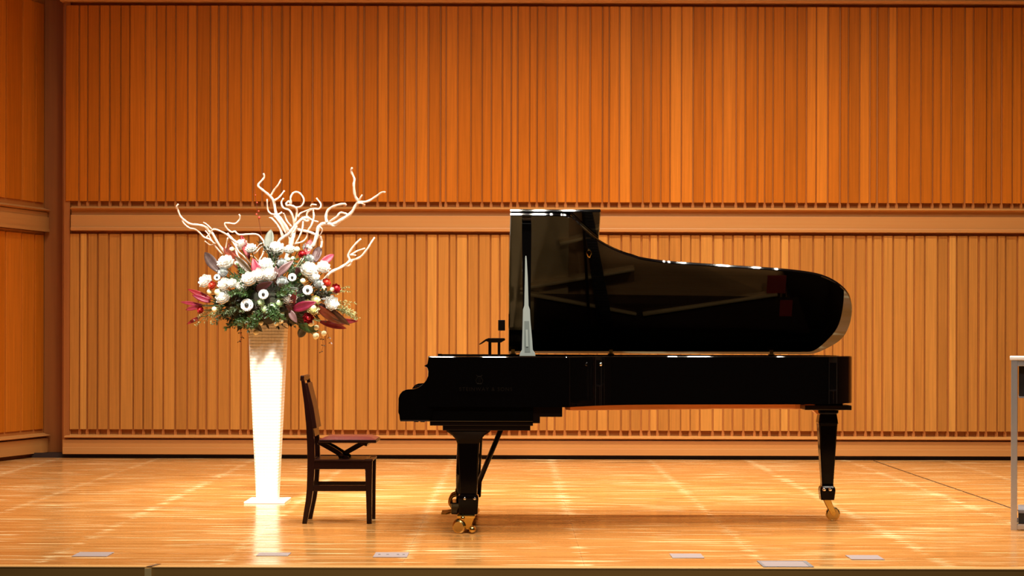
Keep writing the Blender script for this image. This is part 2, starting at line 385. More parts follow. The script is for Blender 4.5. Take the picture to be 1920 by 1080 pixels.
def bead(z0, z1, y0, y1, xl, xr, n=6):
    """half-round moulding running along x, bulging towards the hall"""
    pts = [(y1, z0)]+[(y0+(y1-y0)*(1-math.sin(math.pi*k/n)) if 0 < k < n else y1-(y1-y0)*0.35, z0+(z1-z0)*k/n) for k in range(n+1)]+[(y1, z1)]
    return MB().prism(pts, 'x', xl, xr)
XT = X(132, YW)
# the three horizontal trims of the back wall
t1 = struct(MB().box(XT, XR, YW+0.034, YW+0.09, Z(434, YW), Z(392, YW)).build('trim_1', M['trim'], bevel=0.003), 'flat wooden band between the two tiers of slats')
bead(Z(397, YW), Z(388, YW), YW-0.02, YW+0.09, XT, XR).build('moulding', M['trim'], t1)
MB().box(XT, XR, YW-0.002, YW+0.09, Z(428, YW), Z(405, YW)).build('board', M['trim'], t1, bevel=0.003)
MB().box(XT, XR, YW-0.016, YW+0.09, Z(434.5, YW), Z(427.5, YW)).build('moulding', M['trim'], t1, bevel=0.006)
t2 = struct(MB().box(XT-0.1, XR, YW-0.01, YW+0.09, Z(5, YW), Z(-48, YW)).build('trim_2', M['trim'], bevel=0.004), 'wooden band along the top of the slatted wall')
bead(Z(5, YW), Z(-4, YW), YW-0.03, YW+0.0, XT-0.1, XR).build('moulding', M['trim'], t2)
b1 = struct(MB().box(XL, XR, YW, YW+0.09, Z(853.5, YW), Z(826, YW)).build('baseboard_back', M['trim'], bevel=0.003), 'wooden plinth board along the foot of the back wall')
bead(Z(826, YW), Z(817, YW), YW-0.028, YW+0.09, X(122, YW), XR).build('moulding', M['trim'], b1)
MB().box(XL, XR, YW-0.008, YW+0.09, Z(853.5, YW), Z(841, YW)).build('board', M['trim'], b1, bevel=0.003)
struct(MB().box(XL-0.3, XR, YW+0.05, YW+0.084, 0.0, Z(852, YW)).build('back_shadow_gap', M['dark_gap']), 'dark recessed gap under the back wall plinth')

# left wall, flared towards the hall, with its own slats and mouldings
cA, cB = Vector((X(91, 17.9), 17.9, 0)), Vector((X(91, 17.9)-2.35, 17.9-8.4, 0))
ux = (cB-cA).normalized(); nrm = Vector((ux.y, -ux.x, 0))
if nrm.x < 0: nrm = -nrm                                # towards the stage
wl = Matrix(((ux.x, -nrm.x, 0, cA.x), (ux.y, -nrm.y, 0, cA.y), (0, 0, 1, 0), (0, 0, 0, 1)))   # local x along wall, local y into the wall
LWLEN = (cB-cA).length
wall_left = struct(MB().box(0, LWLEN, 0.05, 0.25, 0, WTOP).build('wall_left', M['backing']), 'left stage wall of orange wood slats')
wall_left.matrix_world = wl
def lchild(name, mbo, m, parent=None, bevel=0, color=None, loc=(0, 0, 0)):
    o = bpy.data.objects.new(name, mbo.mesh(name, m, bevel=bevel)); C.objects.link(o); o.parent = parent; o.location = loc
    if color: o.color = color
    return o
pos, k = 0.02, 0
while pos < 1.5:
    wd = R.choice((0.20, 0.26, 0.15, 0.30)) if pos < 1.2 else R.choice((.09, .12, .1))
    wd = R.choice((0.17, 0.23, 0.28))
    th = 0.014+R.choice((0, 0.004, 0.008))
    for z0, z1, row in ((ZT1, ZT0+0.05, 0), (ZB1-0.01, ZB0, 1)):
        lchild('slat', slat_mesh(wd-0.022, z0, z1, th), M['wall'], wall_left, color=wood_tone(R.uniform(-.25, .5), 0), loc=(pos+wd/2, 0.051, 0))
    pos += wd
while pos < LWLEN-0.3:                                   # the part of the wall outside the picture
    wd = R.choice((0.3, 0.36, 0.42))
    for z0, z1, row in ((ZT1, ZT0+0.05, 0), (ZB1-0.01, ZB0, 1)):
        lchild('slat', slat_mesh(wd-0.02, z0, z1, 0.026), M['wall'], wall_left, color=wood_tone(R.uniform(-.25, .3), 0), loc=(pos+wd/2, 0.051, 0))
    pos += wd
zz = [(Z(397, YW)-.005, Z(388, YW), -0.02), (Z(428, YW), Z(406, YW), -0.002), (Z(434, YW), Z(428, YW), -0.009),
      (Z(826, YW), Z(817, YW), -0.028), (Z(853.5, YW), Z(826, YW), 0.0)]
lb = struct(lchild('trim_4', MB().box(0, LWLEN, 0.012, 0.085, Z(434, YW), Z(397, YW)), M['trim']), 'flat wooden band across the left wall'); lb.matrix_world = wl
for z0, z1, y0 in zz[:3]:
    lchild('moulding', bead(z0, z1, y0, 0.085, 0, LWLEN) if y0 < -.01 else MB().box(0, LWLEN, y0, .085, z0, z1), M['trim'], lb)
bl = struct(lchild('baseboard_left', MB().box(0, LWLEN, 0.0, 0.085, Z(853.5, YW), Z(826, YW)), M['trim']), 'wooden plinth board at the foot of the left wall'); bl.matrix_world = wl
lchild('moulding', bead(zz[3][0], zz[3][1], -0.028, 0.085, 0, LWLEN), M['trim'], bl)
g4 = struct(lchild('left_shadow_gap', MB().box(0, LWLEN, 0.05, 0.084, 0, Z(852, YW)), M['dark_gap']), 'dark gap under the left wall plinth'); g4.matrix_world = wl
# corner post between the two walls
cp = struct(MB().box(X(84, 17.95), XL+0.02, 17.92, 18.1, 0.035, WTOP).build('trim_6', M['post']), 'plain wooden corner post between left and back wall')
MB().box(XL-0.0, XL+0.055, YW+0.03, 18.0, 0.035, WTOP).build('edge_board', M['post'], cp)
MB().box(X(84, 17.95), XL, 17.9, 17.95, 0, 0.035).build('gap', M['dark_gap'], cp)
# right wall and ceiling close the stage outside the frame
struct(MB().add([(XS, YW+.25, 0), (XS+2.3, 9.3, 0), (XS+2.5, 9.3, 0), (XS+0.2, YW+.25, 0), (XS, YW+.25, WTOP), (XS+2.3, 9.3, WTOP), (XS+2.5, 9.3, WTOP), (XS+0.2, YW+.25, WTOP)], [(0, 3, 2, 1), (4, 5, 6, 7), (0, 1, 5, 4), (1, 2, 6, 5), (2, 3, 7, 6), (3, 0, 4, 7)]).build('wall_right', M['side']), 'right stage wall')
struct(MB().box(-7.5, XS+2.4, 9.0, YW+0.4, WTOP, WTOP+0.15).build('ceiling', M['ceiling']), 'stage ceiling above the border lights')

# ------------------------------------------------------------------ setting: stage floor, one board at a time
YF = 4068/(1064-YH)
mb = MB(); RF = random.Random(3)
bw, bl_, j0 = 0.076, 0.90, 0.36-0.90*9
y = YF+0.075; row = 0
while y < 18.2:
    for i in range(20):
        x0 = j0+i*bl_; x1 = x0+bl_
        if x1 < -7.4 or x0 > XS+2.2: continue
        ta, tb = RF.gauss(0, 0.0028), RF.gauss(0, 0.0006)       # boards lie a hair uneven
        h = []
        for (xx, yy) in ((x0+.0005, y+.0004), (x1-.0005, y+.0004), (x1-.0005, y+bw-.0004), (x0+.0005, y+bw-.0004)):
            h.append((xx, yy, -0.0004+(yy-y-bw/2)*ta+(xx-x0-bl_/2)*tb))
        lo = [(a, b_, -0.02) for a, b_, c_ in h]
        mb.add(lo+h, [(4, 5, 6, 7), (0, 1, 5, 4), (1, 2, 6, 5), (2, 3, 7, 6), (3, 0, 4, 7)])
    y += bw
floor = struct(MB().box(-7.6, XS+2.4, YF, 18.3, -0.3, -0.021).build('floor', M['fascia']), 'glossy honey coloured stage floor of narrow boards')
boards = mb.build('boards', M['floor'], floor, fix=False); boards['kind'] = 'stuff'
nos = struct(MB().box(-7.6, XS+2.4, YF-0.006, YF+0.0755, -0.010, 0.0).build('trim_7', M['nosing'], bevel=0.004), 'pale wooden nosing along the stage front edge')
fa = struct(MB().box(-7.6, XS+2.4, YF-0.004, YF, -0.9, -0.010).build('trim_8', M['fascia']), 'dark brown stage front below the nosing')
jx = X(280, YF)
MB().box(jx-0.018, jx+0.014, YF-0.012, YF, -0.6, -0.008).build('joint_strip', M['joint'], fa)
MB().add([(jx-0.012, YF-0.007, 0.002), (jx+0.018, YF-0.007, 0.002), (jx+0.045, YF+0.10, 0.002), (jx+0.022, YF+0.10, 0.002)], [(0, 1, 2, 3)]).build('joint_notch', M['joint_dark'], nos)

# socket plates let into the stage front
for px0, px1, py0, py1, lab, style in (
        (135, 201, 1038, 1046, 'flush grey socket plate left of the nosing joint, at the far left', 0),
        (481, 541, 1038, 1044, 'thin grey socket plate in the white reflection of the vase', 0),
        (700, 764, 1037, 1046, 'white socket plate with dark screw spots in front of the chair', 1),
        (1262, 1322, 1038, 1046, 'small grey socket plate nearest the middle of the piano', 0),
        (1437, 1519, 1052, 1062, 'wide grey hatch plate with dark rim by the stage edge', 2),
        (1598, 1660, 1040, 1048, 'small grey socket plate right of the wide hatch', 0)):
    d0, d1 = 4068/(py1-YH), 4068/(py0-YH)
    xa, xb = X(px0, d0), X(px1, d0)
    t = thing('floor_socket_plate', ((xa+xb)/2, (d0+d1)/2, 0), lab, 'floor plate', 'socket plates set in the stage floor')
    MB().box(xa, xb, d0, d1, 0.0, 0.003).build('cover', M['plate'], t, bevel=0.001)
    if style == 1:
        for q in (0.15, 0.4, 0.7, 0.87):
            xs = xa+(xb-xa)*q
            MB().lathe([(0.007, 0), (0.006, 0.0015)], (xs, (d0+d1)/2, 0.003), 8).build('screw', M['plate_dark'], t)
    if style == 2:
        e = 0.014
        for bx in ((xa-e, xa, d0-e, d1+e), (xb, xb+0.02, d0-e, d1+e), (xa, xb, d1, d1+e), (xa, xb, d0-e, d0)):
            MB().box(*bx, 0, 0.004).build('rim', M['grey_lid'], t)
# thin dark cable running over the floor
tag(MB().tube([(3.30, 17.5, .002), (3.30, 15.5, .002), (3.305, 13.5, .002), (3.30, 12.1, .002)], 0.0026, 6)
    .build('floor_cable', M['cable'], smooth=True), 'thin dark cable running straight from the back wall towards the metal stand', 'cable')

# ------------------------------------------------------------------ grand piano
YN = 10.88; SP = 12.35; TH = math.radians(33.0); HINGE = 1.016
SN, CS = math.sin(TH), math.cos(TH)
piano = thing('grand_piano', (0.75, 11.6, 0), 'black concert grand piano with its lid open on the stage', 'piano')
def lid_w(px, py):
    """plan position (x, distance from spine) of a point seen on the open lid's underside"""
    a = YH-py
    w_ = (a*SP+(HC-HINGE)*F)/(F*SN+a*CS)
    return (X(px, SP-w_*CS), w_)
WL = 1.487
curve_px = [(1075,414),(1091,429),(1120,453),(1150,469.5),(1185,482),(1240,491.5),(1300,496),(1380,501),(1460,506),(1515,512),(1548,520),(1575,535),(1592,554),
            (1597.5,577),(1594,605),(1582,630),(1562,646)]
LC = [lid_w(*p) for p in curve_px]
plan = [(0.0, WL), (0.14, WL), (0.26, WL-0.001), (0.325, WL-0.012)]+LC
plan += [(LC[-1][0]-0.10, 0.012), (LC[-1][0]-0.2, 0.0)]
def dense(pl, n=4):
    return [(p.x, p.y) for p in smooth_path([(a, b, 0) for a, b in pl], n)]
plan_d = dense(plan)
# --- lid
def lid_pt(x, w_, h): return Vector((x, SP-w_*CS-h*SN, HINGE+w_*SN-h*0+h*CS)) if True else None
def lid_point(x, w_, h):                                     # h: height above the underside, normal to the lid
    return Vector((x, SP-w_*CS+h*SN, HINGE+w_*SN+h*CS))
def lid_slab(poly, h0, h1, c=0.004):
    """slab over plan polygon, with softened rim"""
    cx = sum(p[0] for p in poly)/len(poly); cy = sum(p[1] for p in poly)/len(poly)
    def ring(h, ins):
        out = []
        n = len(poly)
        for i, (x, y_) in enumerate(poly):
            ax, ay = poly[i-1]; bx, by = poly[(i+1) % n]
            tx, ty = bx-ax, by-ay; L_ = math.hypot(tx, ty) or 1
            nx, ny = ty/L_, -tx/L_
            if nx*(x-cx)+ny*(y_-cy) < 0: nx, ny = -nx, -ny
            out.append(lid_point(x-nx*ins, y_-ny*ins, h))
        return out
    return MB().loft([ring(h0, c), ring(h0+c, 0), ring(h1-c, 0), ring(h1, c)])
lid_poly = [(-0.022, 0.0), (-0.022, WL*0.33), (-0.02, WL*0.66), (-0.012, WL)]+plan_d[1:]
lid = lid_slab(lid_poly, 0.0, 0.021).build('lid', M['black'], piano, smooth='auto')
flap_poly = [(-0.018, 0.01), (-0.012, WL+0.004), (0.25, WL+0.004), (0.512, WL+0.004), (0.512, 0.01)]
lid_slab(flap_poly, 0.024, 0.046, 0.005).build('folded_lid_flap', M['black'], piano)
# small fittings on the lid
p0 = lid_point(*lid_w(1104, 475), 0)
nl = Vector((0, -SN, -CS))
MB().lathe([(0.016, 0), (0.018, 0.006), (0.010, 0.016), (0.006, 0.03)], p0, 12, nl).build('prop_socket', M['brass'], lid, smooth=True)
for px in (962, 1145, 1445):
    h_ = X(px, SP)
    MB().box(h_-0.02, h_+0.02, SP-0.05, SP-0.02, 1.010, 1.018).box(h_-0.012, h_+0.012, SP-0.045, SP-0.03, 1.012, 1.05).build('hinge', M['brass_dull'], lid, bevel=0.002)
q = lid_point(-0.03, 0.30, 0.004)
MB().box(X(934, 12.1), X(947, 12.1), 12.06, 12.14, Z(620, 12.1), Z(600, 12.1)).build('lid_catch', M['black_wood'], lid, bevel=0.003)
# --- rim: an open band along arm, bentside, tail and spine
def offset(pl, dist):
    out = []
    for i, p in enumerate(pl):
        a = pl[max(i-1, 0)]; b = pl[min(i+1, len(pl)-1)]
        tx, ty = b[0]-a[0], b[1]-a[1]; L_ = math.hypot(tx, ty) or 1
        out.append((p[0]+ty/L_*dist, p[1]-tx/L_*dist))
    return out
rim_in = [(-0.474, WL), (-0.2, WL), (0.0, WL)]+plan_d[1:]+[(1.5, 0.0), (0.8, 0), (0.0, 0.0), (-0.474, 0.0)]
outer = offset(rim_in, 0.014); inner = offset(rim_in, 0.085)
def XY(p): return (p[0], SP-p[1])
ZR0, ZR1 = 0.727, 1.013
def band(o_, i_, z0, z1, c=0.005):
    rings = []
    om = offset(o_, c); im = offset(i_, -c)
    for a, b, a2, b2 in zip(o_, i_, om, im):
        A, B, A2, B2 = XY(a), XY(b), XY(a2), XY(b2)
        rings.append([Vector((*A, z0)), Vector((*A, z1-c)), Vector((*A2, z1)), Vector((*B2, z1)), Vector((*B, z1-c)), Vector((*B, z0))])
    return MB().loft(rings)
band(outer, inner, ZR0, ZR1).build('rim', M['rim_black'], piano, smooth='auto')
def NP(px, py, d=YN): return (X(px, d), Z(py, d))
arm_prof = [NP(*p) for p in ((803,668),(803,672),(801.5,683),(795,686.5),(801.5,690),(803,697),(802.5,706),(799,714),(793,721),(785,727),(776,730),(762,731),(755,734),(750,740),
            (747.5,747),(747,774),(749,779),(750,789),(806,789),(812,770),(812,700),(812,668))]
ar = []
for y0, y1 in ((YN+0.002, YN+0.075), (SP-0.085, SP-0.012)):
    ar.append(MB().prism(arm_prof, 'y', y0, y1).build('arm', M['rim_black'], piano, bevel=0.003))
# keybed, stepped underside
def nb(px0, px1, py0, py1, y0, y1, name, m, bev=0.003):
    return MB().box(X(px0, YN), X(px1, YN), y0, y1, Z(py1, YN), Z(py0, YN)).build(name, m, piano, bevel=bev)
nb(750, 1000, 755, 791, YN+0.02, SP-0.02, 'keybed', M['black'])
nb(806, 1000, 791, 799, YN+0.03, SP-0.05, 'keybed_beam', M['black_wood'])
nb(830, 995, 799, 808, YN+0.04, SP-0.06, 'keybed_beam', M['black_wood'])
nb(990, 1013, 755, 794, YN+0.03, SP-0.05, 'keybed_beam', M['black_wood'])
nb(1012, 1055, 760, 782, YN+0.03, SP-0.05, 'keybed_beam', M['black_wood'])
nb(748, 757, 748, 775, YN+0.07, SP-0.08, 'keyslip', M['black'])
for a in (775, 787):
    nb(a, a+8, 790, 793.5, YN+0.1, YN+0.14, 'screw_block', M['black_wood'], 0.001)
# keys and fallboard
kw = (SP-YN-0.29)/52
for i in range(52):
    y0 = YN+0.145+i*kw
    MB().box(X(757, YN), X(800, YN)+0.02, y0+0.0006, y0+kw-0.0006, 0.735, 0.757).build('white_key', M['ivory'], piano)
for i in range(51):
    if i % 7 in (2, 6): continue
    y0 = YN+0.145+(i+1)*kw
    MB().box(X(772, YN), X(800, YN)+0.02, y0-0.005, y0+0.005, 0.757, 0.769).build('black_key', M['black_wood'], piano)
for y0 in (YN+0.075, SP-0.145):
    MB().box(X(757, YN), X(803, YN), y0, y0+0.065, 0.70, Z(735, YN)).build('key_block', M['black'], piano, bevel=0.004)
MB().prism([(-0.50, 0.77), (-0.485, 0.77), (-0.44, 0.95), (-0.44, 0.975), (-0.455, 0.97)], 'y', YN+0.08, SP-0.09).build('fallboard', M['black'], piano, bevel=0.002)
# music desk lying folded down behind the fallboard
md = MB().prism([(X(900, 11.7), Z(645, 11.7)), (X(912, 11.7), Z(636, 11.7)), (X(917, 11.7), Z(634, 11.7)), (X(946, 11.7), Z(634, 11.7)), (X(947, 11.7), Z(638, 11.7)),
                 (X(940, 11.7), Z(642, 11.7)), (X(920, 11.7), Z(642, 11.7)), (X(912, 11.7), Z(639, 11.7)), (X(901, 11.7), Z(646, 11.7))], 'y', 11.30, 12.05).build('music_desk', M['black_wood'], piano, bevel=0.001)
for px in (917, 934):
    for yy in (11.36, 11.96):
        MB().box(X(px, 11.7), X(px+3.5, 11.7), yy, yy+0.03, 0.99, Z(641, 11.7)).build('support', M['chair_red'], md)
MB().box(-0.44, -0.03, YN+0.1, SP-0.1, 0.94, 0.985).build('desk_shelf', M['black_wood'], piano, bevel=0.003)
# --- inside: soundboard, cast plate, struts, strings, dampers
isl = [XY(p) for p in inner if p[0] > -0.02]
isl = [(-0.02, isl[0][1])]+isl+[(-0.02, isl[-1][1])]
MB().prism(isl, 'z', 0.775, 0.80).build('soundboard', M['soundboard'], piano)
pin = offset(rim_in, 0.087); pout = offset(rim_in, 0.20)
sel = [i for i, p in enumerate(pin) if p[0] > 0.0 and (p[1] > 0.33)]
band([pin[i] for i in sel], [pout[i] for i in sel], 0.80, 0.862, 0.004).build('plate_edge', M['gold_plate'], piano)
MB().box(-0.02, 0.36, YN+0.10, SP-0.10, 0.80, 0.868).build('pin_block_web', M['gold_plate'], piano, bevel=0.006)
def bar(x0, s0, x1, s1, wd, z0, z1):
    a, b = Vector((x0, SP-s0, 0)), Vector((x1, SP-s1, 0)); t = (b-a).normalized(); n_ = Vector((-t.y, t.x, 0))*wd/2
    pts = [a+n_, b+n_*0.7, b-n_*0.7, a-n_]
    return MB().prism([(p.x, p.y) for p in pts], 'z', z0, z1)
for x0, s0, x1, s1 in ((0.05, 0.41, 0.78, 0.545), (0.05, 0.385, 0.80, 0.235), (0.30, 0.72, 0.62, 0.80), (0.84, 0.235, 1.70, 0.375), (0.30, 1.0, 0.5, 1.05)):
    bar(x0, s0, x1, s1, 0.022, 0.845, 0.925).build('plate_strut', M['gold_plate'], piano, bevel=0.006)
st = MB(); cst = MB()
for i in range(95):                                           # treble and tenor strings
    t = i/94; s0 = 0.36+t*0.98
    x1 = 0.62+(1-t)**1.7*1.2; s1 = 0.30+t*0.75
    if s1 > 0.92: x1 = min(x1, 0.64)
    a, b = (0.12, SP-s0), (x1, SP-s1)
    st.add([(a[0], a[1]-.0009, .885), (b[0], b[1]-.0009, .885), (b[0], b[1]+.0009, .885), (a[0], a[1]+.0009, .885)], [(0, 1, 2, 3)])
for i in range(64):                                           # copper-wound bass strings, close together along the spine
    t = i/63; s0 = 0.10+t*0.27
    a, b = (0.14, SP-s0), (1.93-0.1*t, SP-(0.10+t*0.25))
    cst.add([(a[0], a[1]-.0019, .90), (b[0], b[1]-.0019, .90), (b[0], b[1]+.0019, .90), (a[0], a[1]+.0019, .90)], [(0, 1, 2, 3)])
tb = [XY(p) for p in inner if p[0] > 1.60]  # added black cover, stands in for the shaded tail of the soundboard
MB().prism(tb, 'z', 0.801, 0.895).build('tail_shade_cover', M['black_wood'], piano)
st.build('steel_strings', M['string'], piano, fix=False)['kind'] = 'stuff'
cst.build('bass_strings', M['copper_string'], piano, fix=False)['kind'] = 'stuff'
for i in range(60):
    t = i/59; s = 0.12+t*1.1
    xx = 0.40+0.16*(1-t)
    MB().box(xx, xx+0.10*(1-t*0.6), SP-s-0.006, SP-s+0.006, 0.888, 0.935).build('damper', M['felt_black'], piano)
bar(0.50, 0.14, 0.42, 1.24, 0.02, 0.935, 0.95).build('damper_rail', M['black_wood'], piano)
MB().box(1.63, 1.75, SP-0.50, SP-0.38, 0.8945, 0.905).build('felt_strip', M['felt_red'], piano)
MB().box(1.72, 1.80, SP-0.33, SP-0.22, 0.8945, 0.905).build('felt_strip', M['felt_red'], piano)
# under-case beams
bar(0.33, 0.20, 1.9, 0.42, 0.10, 0.68, 0.775).build('case_beam', M['beam'], piano, bevel=0.006)
bar(0.33, 0.62, 1.75, 0.45, 0.10, 0.685, 0.775).build('case_beam', M['beam'], piano, bevel=0.006)
bar(0.33, 0.95, 1.2, 0.70, 0.10, 0.69, 0.775).build('case_beam', M['beam'], piano, bevel=0.006)
# prop stick: pale grey lower stay with slot, black upper bar
yp0, yp1 = 11.02, SP-1.43*CS
def pr(px, py):
    t = (667-py)/(667-402); return P(px, py, yp0+(yp1-yp0)*t)
def propslab(rows, t0, t1):
    rings = []
    for py, xl, xr in rows:
        a, b = pr(xl, py), pr(xr, py); fr, bk = Vector((0, t0, 0)), Vector((0, t1, 0))
        rings.append([a+fr, b+fr, b+bk, a+bk])
    return MB().loft(rings)
propslab(((667,980,996),(560,980,995),(480,979,996),(436,978.5,996.5),(402,979,996)), 0.0, 0.022).build('prop_stick', M['black'], piano, bevel=0.002)
lower = propslab(((667.5,974,1004),(662,975,1003),(656,978.5,999),(640,979,998),(600,980,994.5),(581,980.5,993.5),(573,983,991),(520,984,989.5),(484,984.5,987.5),(480,985.2,986.8)), -0.018, -0.001).build('prop_stay', M['prop_grey'], piano, bevel=0.0015)
lower['label'] = 'pale grey metal stay of the lid prop'
propslab(((660,984,994),(648,983,993.5),(602,983,992)), -0.0195, -0.0175).build('slot', M['prop_slot'], lower)
propslab(((650,986,990.5),(618,985.5,989.5)), -0.023, -0.019).build('short_stay', M['prop_grey'], lower)
propslab(((420,978.5,996.5),(418.5,978.5,996.5)), -0.003, 0.0).build('ferrule', M['chrome'], piano)
# legs and casters
def leg(cx, cy, rows, name='leg'):
    rings = []
    for z, wx, wy in rows:
        c = 0.14
        pts = [(-1, -1+c), (-1+c, -1), (1-c, -1), (1, -1+c), (1, 1-c), (1-c, 1), (-1+c, 1), (-1, 1-c)]
        rings.append([Vector((cx+a*wx/2, cy+b*wy/2, z)) for a, b in pts])
    return MB().loft(rings).build(name, M['black_leg'], piano)
fl = [(0.60,.26,.2),(0.585,.25,.2),(0.565,.19,.17),(0.54,.145,.145),(0.515,.128,.128),(0.23,.098,.10),(0.22,.098,.10),(0.215,.112,.112),(0.20,.116,.116),(0.115,.106,.106),(0.108,.098,.098)]
XN = X(879, 11.0)
def caster(lg, x, y, r, sx, fork=True, dbl=False):
    top = 0.115 if dbl else 0.16
    MB().lathe([(0.03, 0), (0.032, 0.012), (0.02, 0.02)], (x, y, top-0.03), 12).build('caster_plate', M['brass'], lg, smooth=True)
    cx, cz = x+sx, r
    for s in (-1, 1):
        prof = [(x-0.022, top-0.02), (x+0.022, top-0.02), (cx+0.016, cz+0.01), (cx+0.006, cz-0.014), (cx-0.012, cz-0.006)]
        MB().prism(prof, 'y', y+s*0.022-0.003, y+s*0.022+0.003).build('caster_fork', M['brass'], lg, bevel=0.0015)
    MB().lathe([(r*0.82, -0.016), (r, -0.011), (r, 0.011), (r*0.82, 0.016)], (cx, y, cz), 24, (0, 1, 0)).build('caster_wheel', M['wheel'], lg, smooth=False)
    MB().lathe([(0.010, -0.027), (0.010, 0.027)], (cx, y, cz), 10, (0, 1, 0)).build('caster_axle', M['brass'], lg)
def double_caster(lg, x, y):
    """big two-wheel concert caster with a cast bracket and brake screw"""
    MB().box(x-0.055, x+0.05, y-0.05, y+0.05, 0.085, 0.108).build('caster_plate', M['brass'], lg, bevel=0.008)
    for s in (-1, 1):
        MB().prism([(x-0.03, 0.09), (x+0.045, 0.09), (x+0.03, 0.05), (x+0.035, 0.02), (x, 0.022), (x-0.02, 0.045)], 'y', y+s*0.03-0.006, y+s*0.03+0.006).build('caster_fork', M['brass'], lg, bevel=0.003)
        MB().lathe([(0.03, -0.013), (0.038, -0.009), (0.038, 0.009), (0.03, 0.013)], (x-0.042, y+s*0.047, 0.038), 22, (0.35, 1, 0)).build('caster_wheel', M['wheel'], lg)
    MB().lathe([(0.016, -0.03), (0.018, -0.02), (0.018, 0.02), (0.01, 0.026)], (x+0.035, y-0.035, 0.022), 14, (0.2, 1, 0)).build('brake_knob', M['brass'], lg, smooth=True)
    MB().lathe([(0.012, 0), (0.012, 0.014), (0.006, 0.018)], (x-0.02, y-0.05, 0.085), 10, (-0.2, -1, 0.3)).build('brake_screw', M['brass'], lg, smooth=True)
legA = leg(XN, 11.03, fl); double_caster(legA, XN-0.01, 11.03)
legB = leg(XN, SP-0.15, fl); double_caster(legB, XN-0.01, SP-0.15)
for lg, yy in ((legA, 11.03),):
    for dx in (-0.02, 0.036):
        MB().lathe([(0.009, 0), (0.010, 0.005), (0.004, 0.010)], (XN+dx, yy-0.058, 0.200), 12, (0, -1, 0)).build('knob', M['chrome'], lg, smooth=True)
XT_, YT_ = X(1551, 11.8), 11.8
tl = [(0.735,.17,.17),(0.70,.168,.168),(0.695,.125,.125),(0.665,.122,.122),(0.655,.105,.105),(0.62,.115,.115),(0.606,.118,.118),(0.604,.115,.115),(0.60,.115,.115),
      (0.585,.112,.112),(0.23,.070,.072),(0.215,.072,.074),(0.205,.09,.09),(0.185,.094,.094),(0.115+.015,.080,.080)]
legC = leg(XT_, YT_, [(z, a, b) for z, a, b in tl]); caster(legC, XT_-0.005, YT_, 0.043, 0.042)
MB().box(XT_-0.0605, XT_+0.0605, YT_-0.0605, YT_+0.0605, 0.6, 0.604).build('leg_band', M['chrome'], legC)
for dx in (-0.036, 0.0):
    MB().lathe([(0.012, 0), (0.013, 0.006), (0.006, 0.011)], (XT_+dx+0.012, YT_-0.048, 0.196), 12, (0, -1, 0)).build('knob', M['chrome'], legC, smooth=True)
MB().prism([(X(1508, 11.8), 0.715), (X(1550, 11.8), 0.715), (X(1550, 11.8), 0.655), (X(1530, 11.8), 0.655), (X(1524, 11.8), 0.675), (X(1516, 11.8), 0.69)], 'y', YT_-0.05, YT_+0.05).build('leg_block', M['beam'], piano, bevel=0.003)
MB().box(X(1505, 11.8), X(1592, 11.8), YT_-0.1, YT_+0.1, 0.683, 0.712).build('leg_plate', M['black_wood'], piano, bevel=0.004)
# lyre with pedals and slanted braces
YLY = 11.58
ly = thing('lyre', (0, 0, 0), '', None) if False else MB().box(X(848, YLY), X(872, YLY), YLY-0.13, YLY+0.13, 0.065, 0.135).build('lyre_box', M['black'], piano, bevel=0.006)
for s in (-0.07, 0.07):
    MB().tube(smooth_path([(X(862, YLY), YLY+s*0.6, 0.13), (X(862, YLY), YLY+s*1.3, 0.3), (X(864, YLY), YLY+s*0.8, 0.5), (X(866, YLY), YLY+s, 0.60)]), 0.018, 10).build('lyre_post', M['black'], ly, smooth=True)
for s in (-0.075, 0, 0.075):
    MB().loft([[Vector((x_, YLY+s+a*wd, z_+b*0.006)) for a, b in ((-1, -1), (1, -1), (1, 1), (-1, 1))] for x_, z_, wd in
              ((X(862, YLY), 0.085, 0.012), (X(846, YLY), 0.072, 0.013), (X(838, YLY), 0.066, 0.022), (X(829, YLY), 0.066, 0.016))]).build('pedal', M['brass_dull'], ly, bevel=0.002)
    MB().tube(smooth_path([(X(851, YLY), YLY+s, 0.10), (X(845, YLY), YLY+s, 0.13), (X(848, YLY), YLY+s, 0.165), (X(857, YLY), YLY+s, 0.18)]), 0.011, 8).build('pedal_bracket', M['brass_dull'], ly, smooth=True)
    MB().tube([(X(855, YLY), YLY+s, 0.17), (X(857, YLY), YLY+s, 0.215)], 0.005, 6).build('pedal_rod', M['brass'], ly)
for s in (-0.1, 0.1):
    a = Vector((X(890, YLY), YLY+s, Z(925, YLY))); b = Vector((X(944, YLY), YLY+s*1.1, 0.60))
    MB().tube([a, b], 0.014, 8).build('lyre_brace', M['black_wood'], ly, smooth=True)
MB().box(X(862, YLY), X(893, YLY), YLY-0.11, YLY+0.11, 0.10, 0.13).build('brace_foot', M['black_wood'], ly)
# latch on the bent side
kx = X(1127, 11.0)
MB().lathe([(0.010, 0), (0.012, 0.008), (0.005, 0.016)], (kx, SP-LC[2][1]-0.014-0.02, Z(683, 11.1)), 12, (0.2, -1, 0.2)).build('latch_knob', M['chrome'], piano, smooth=True)
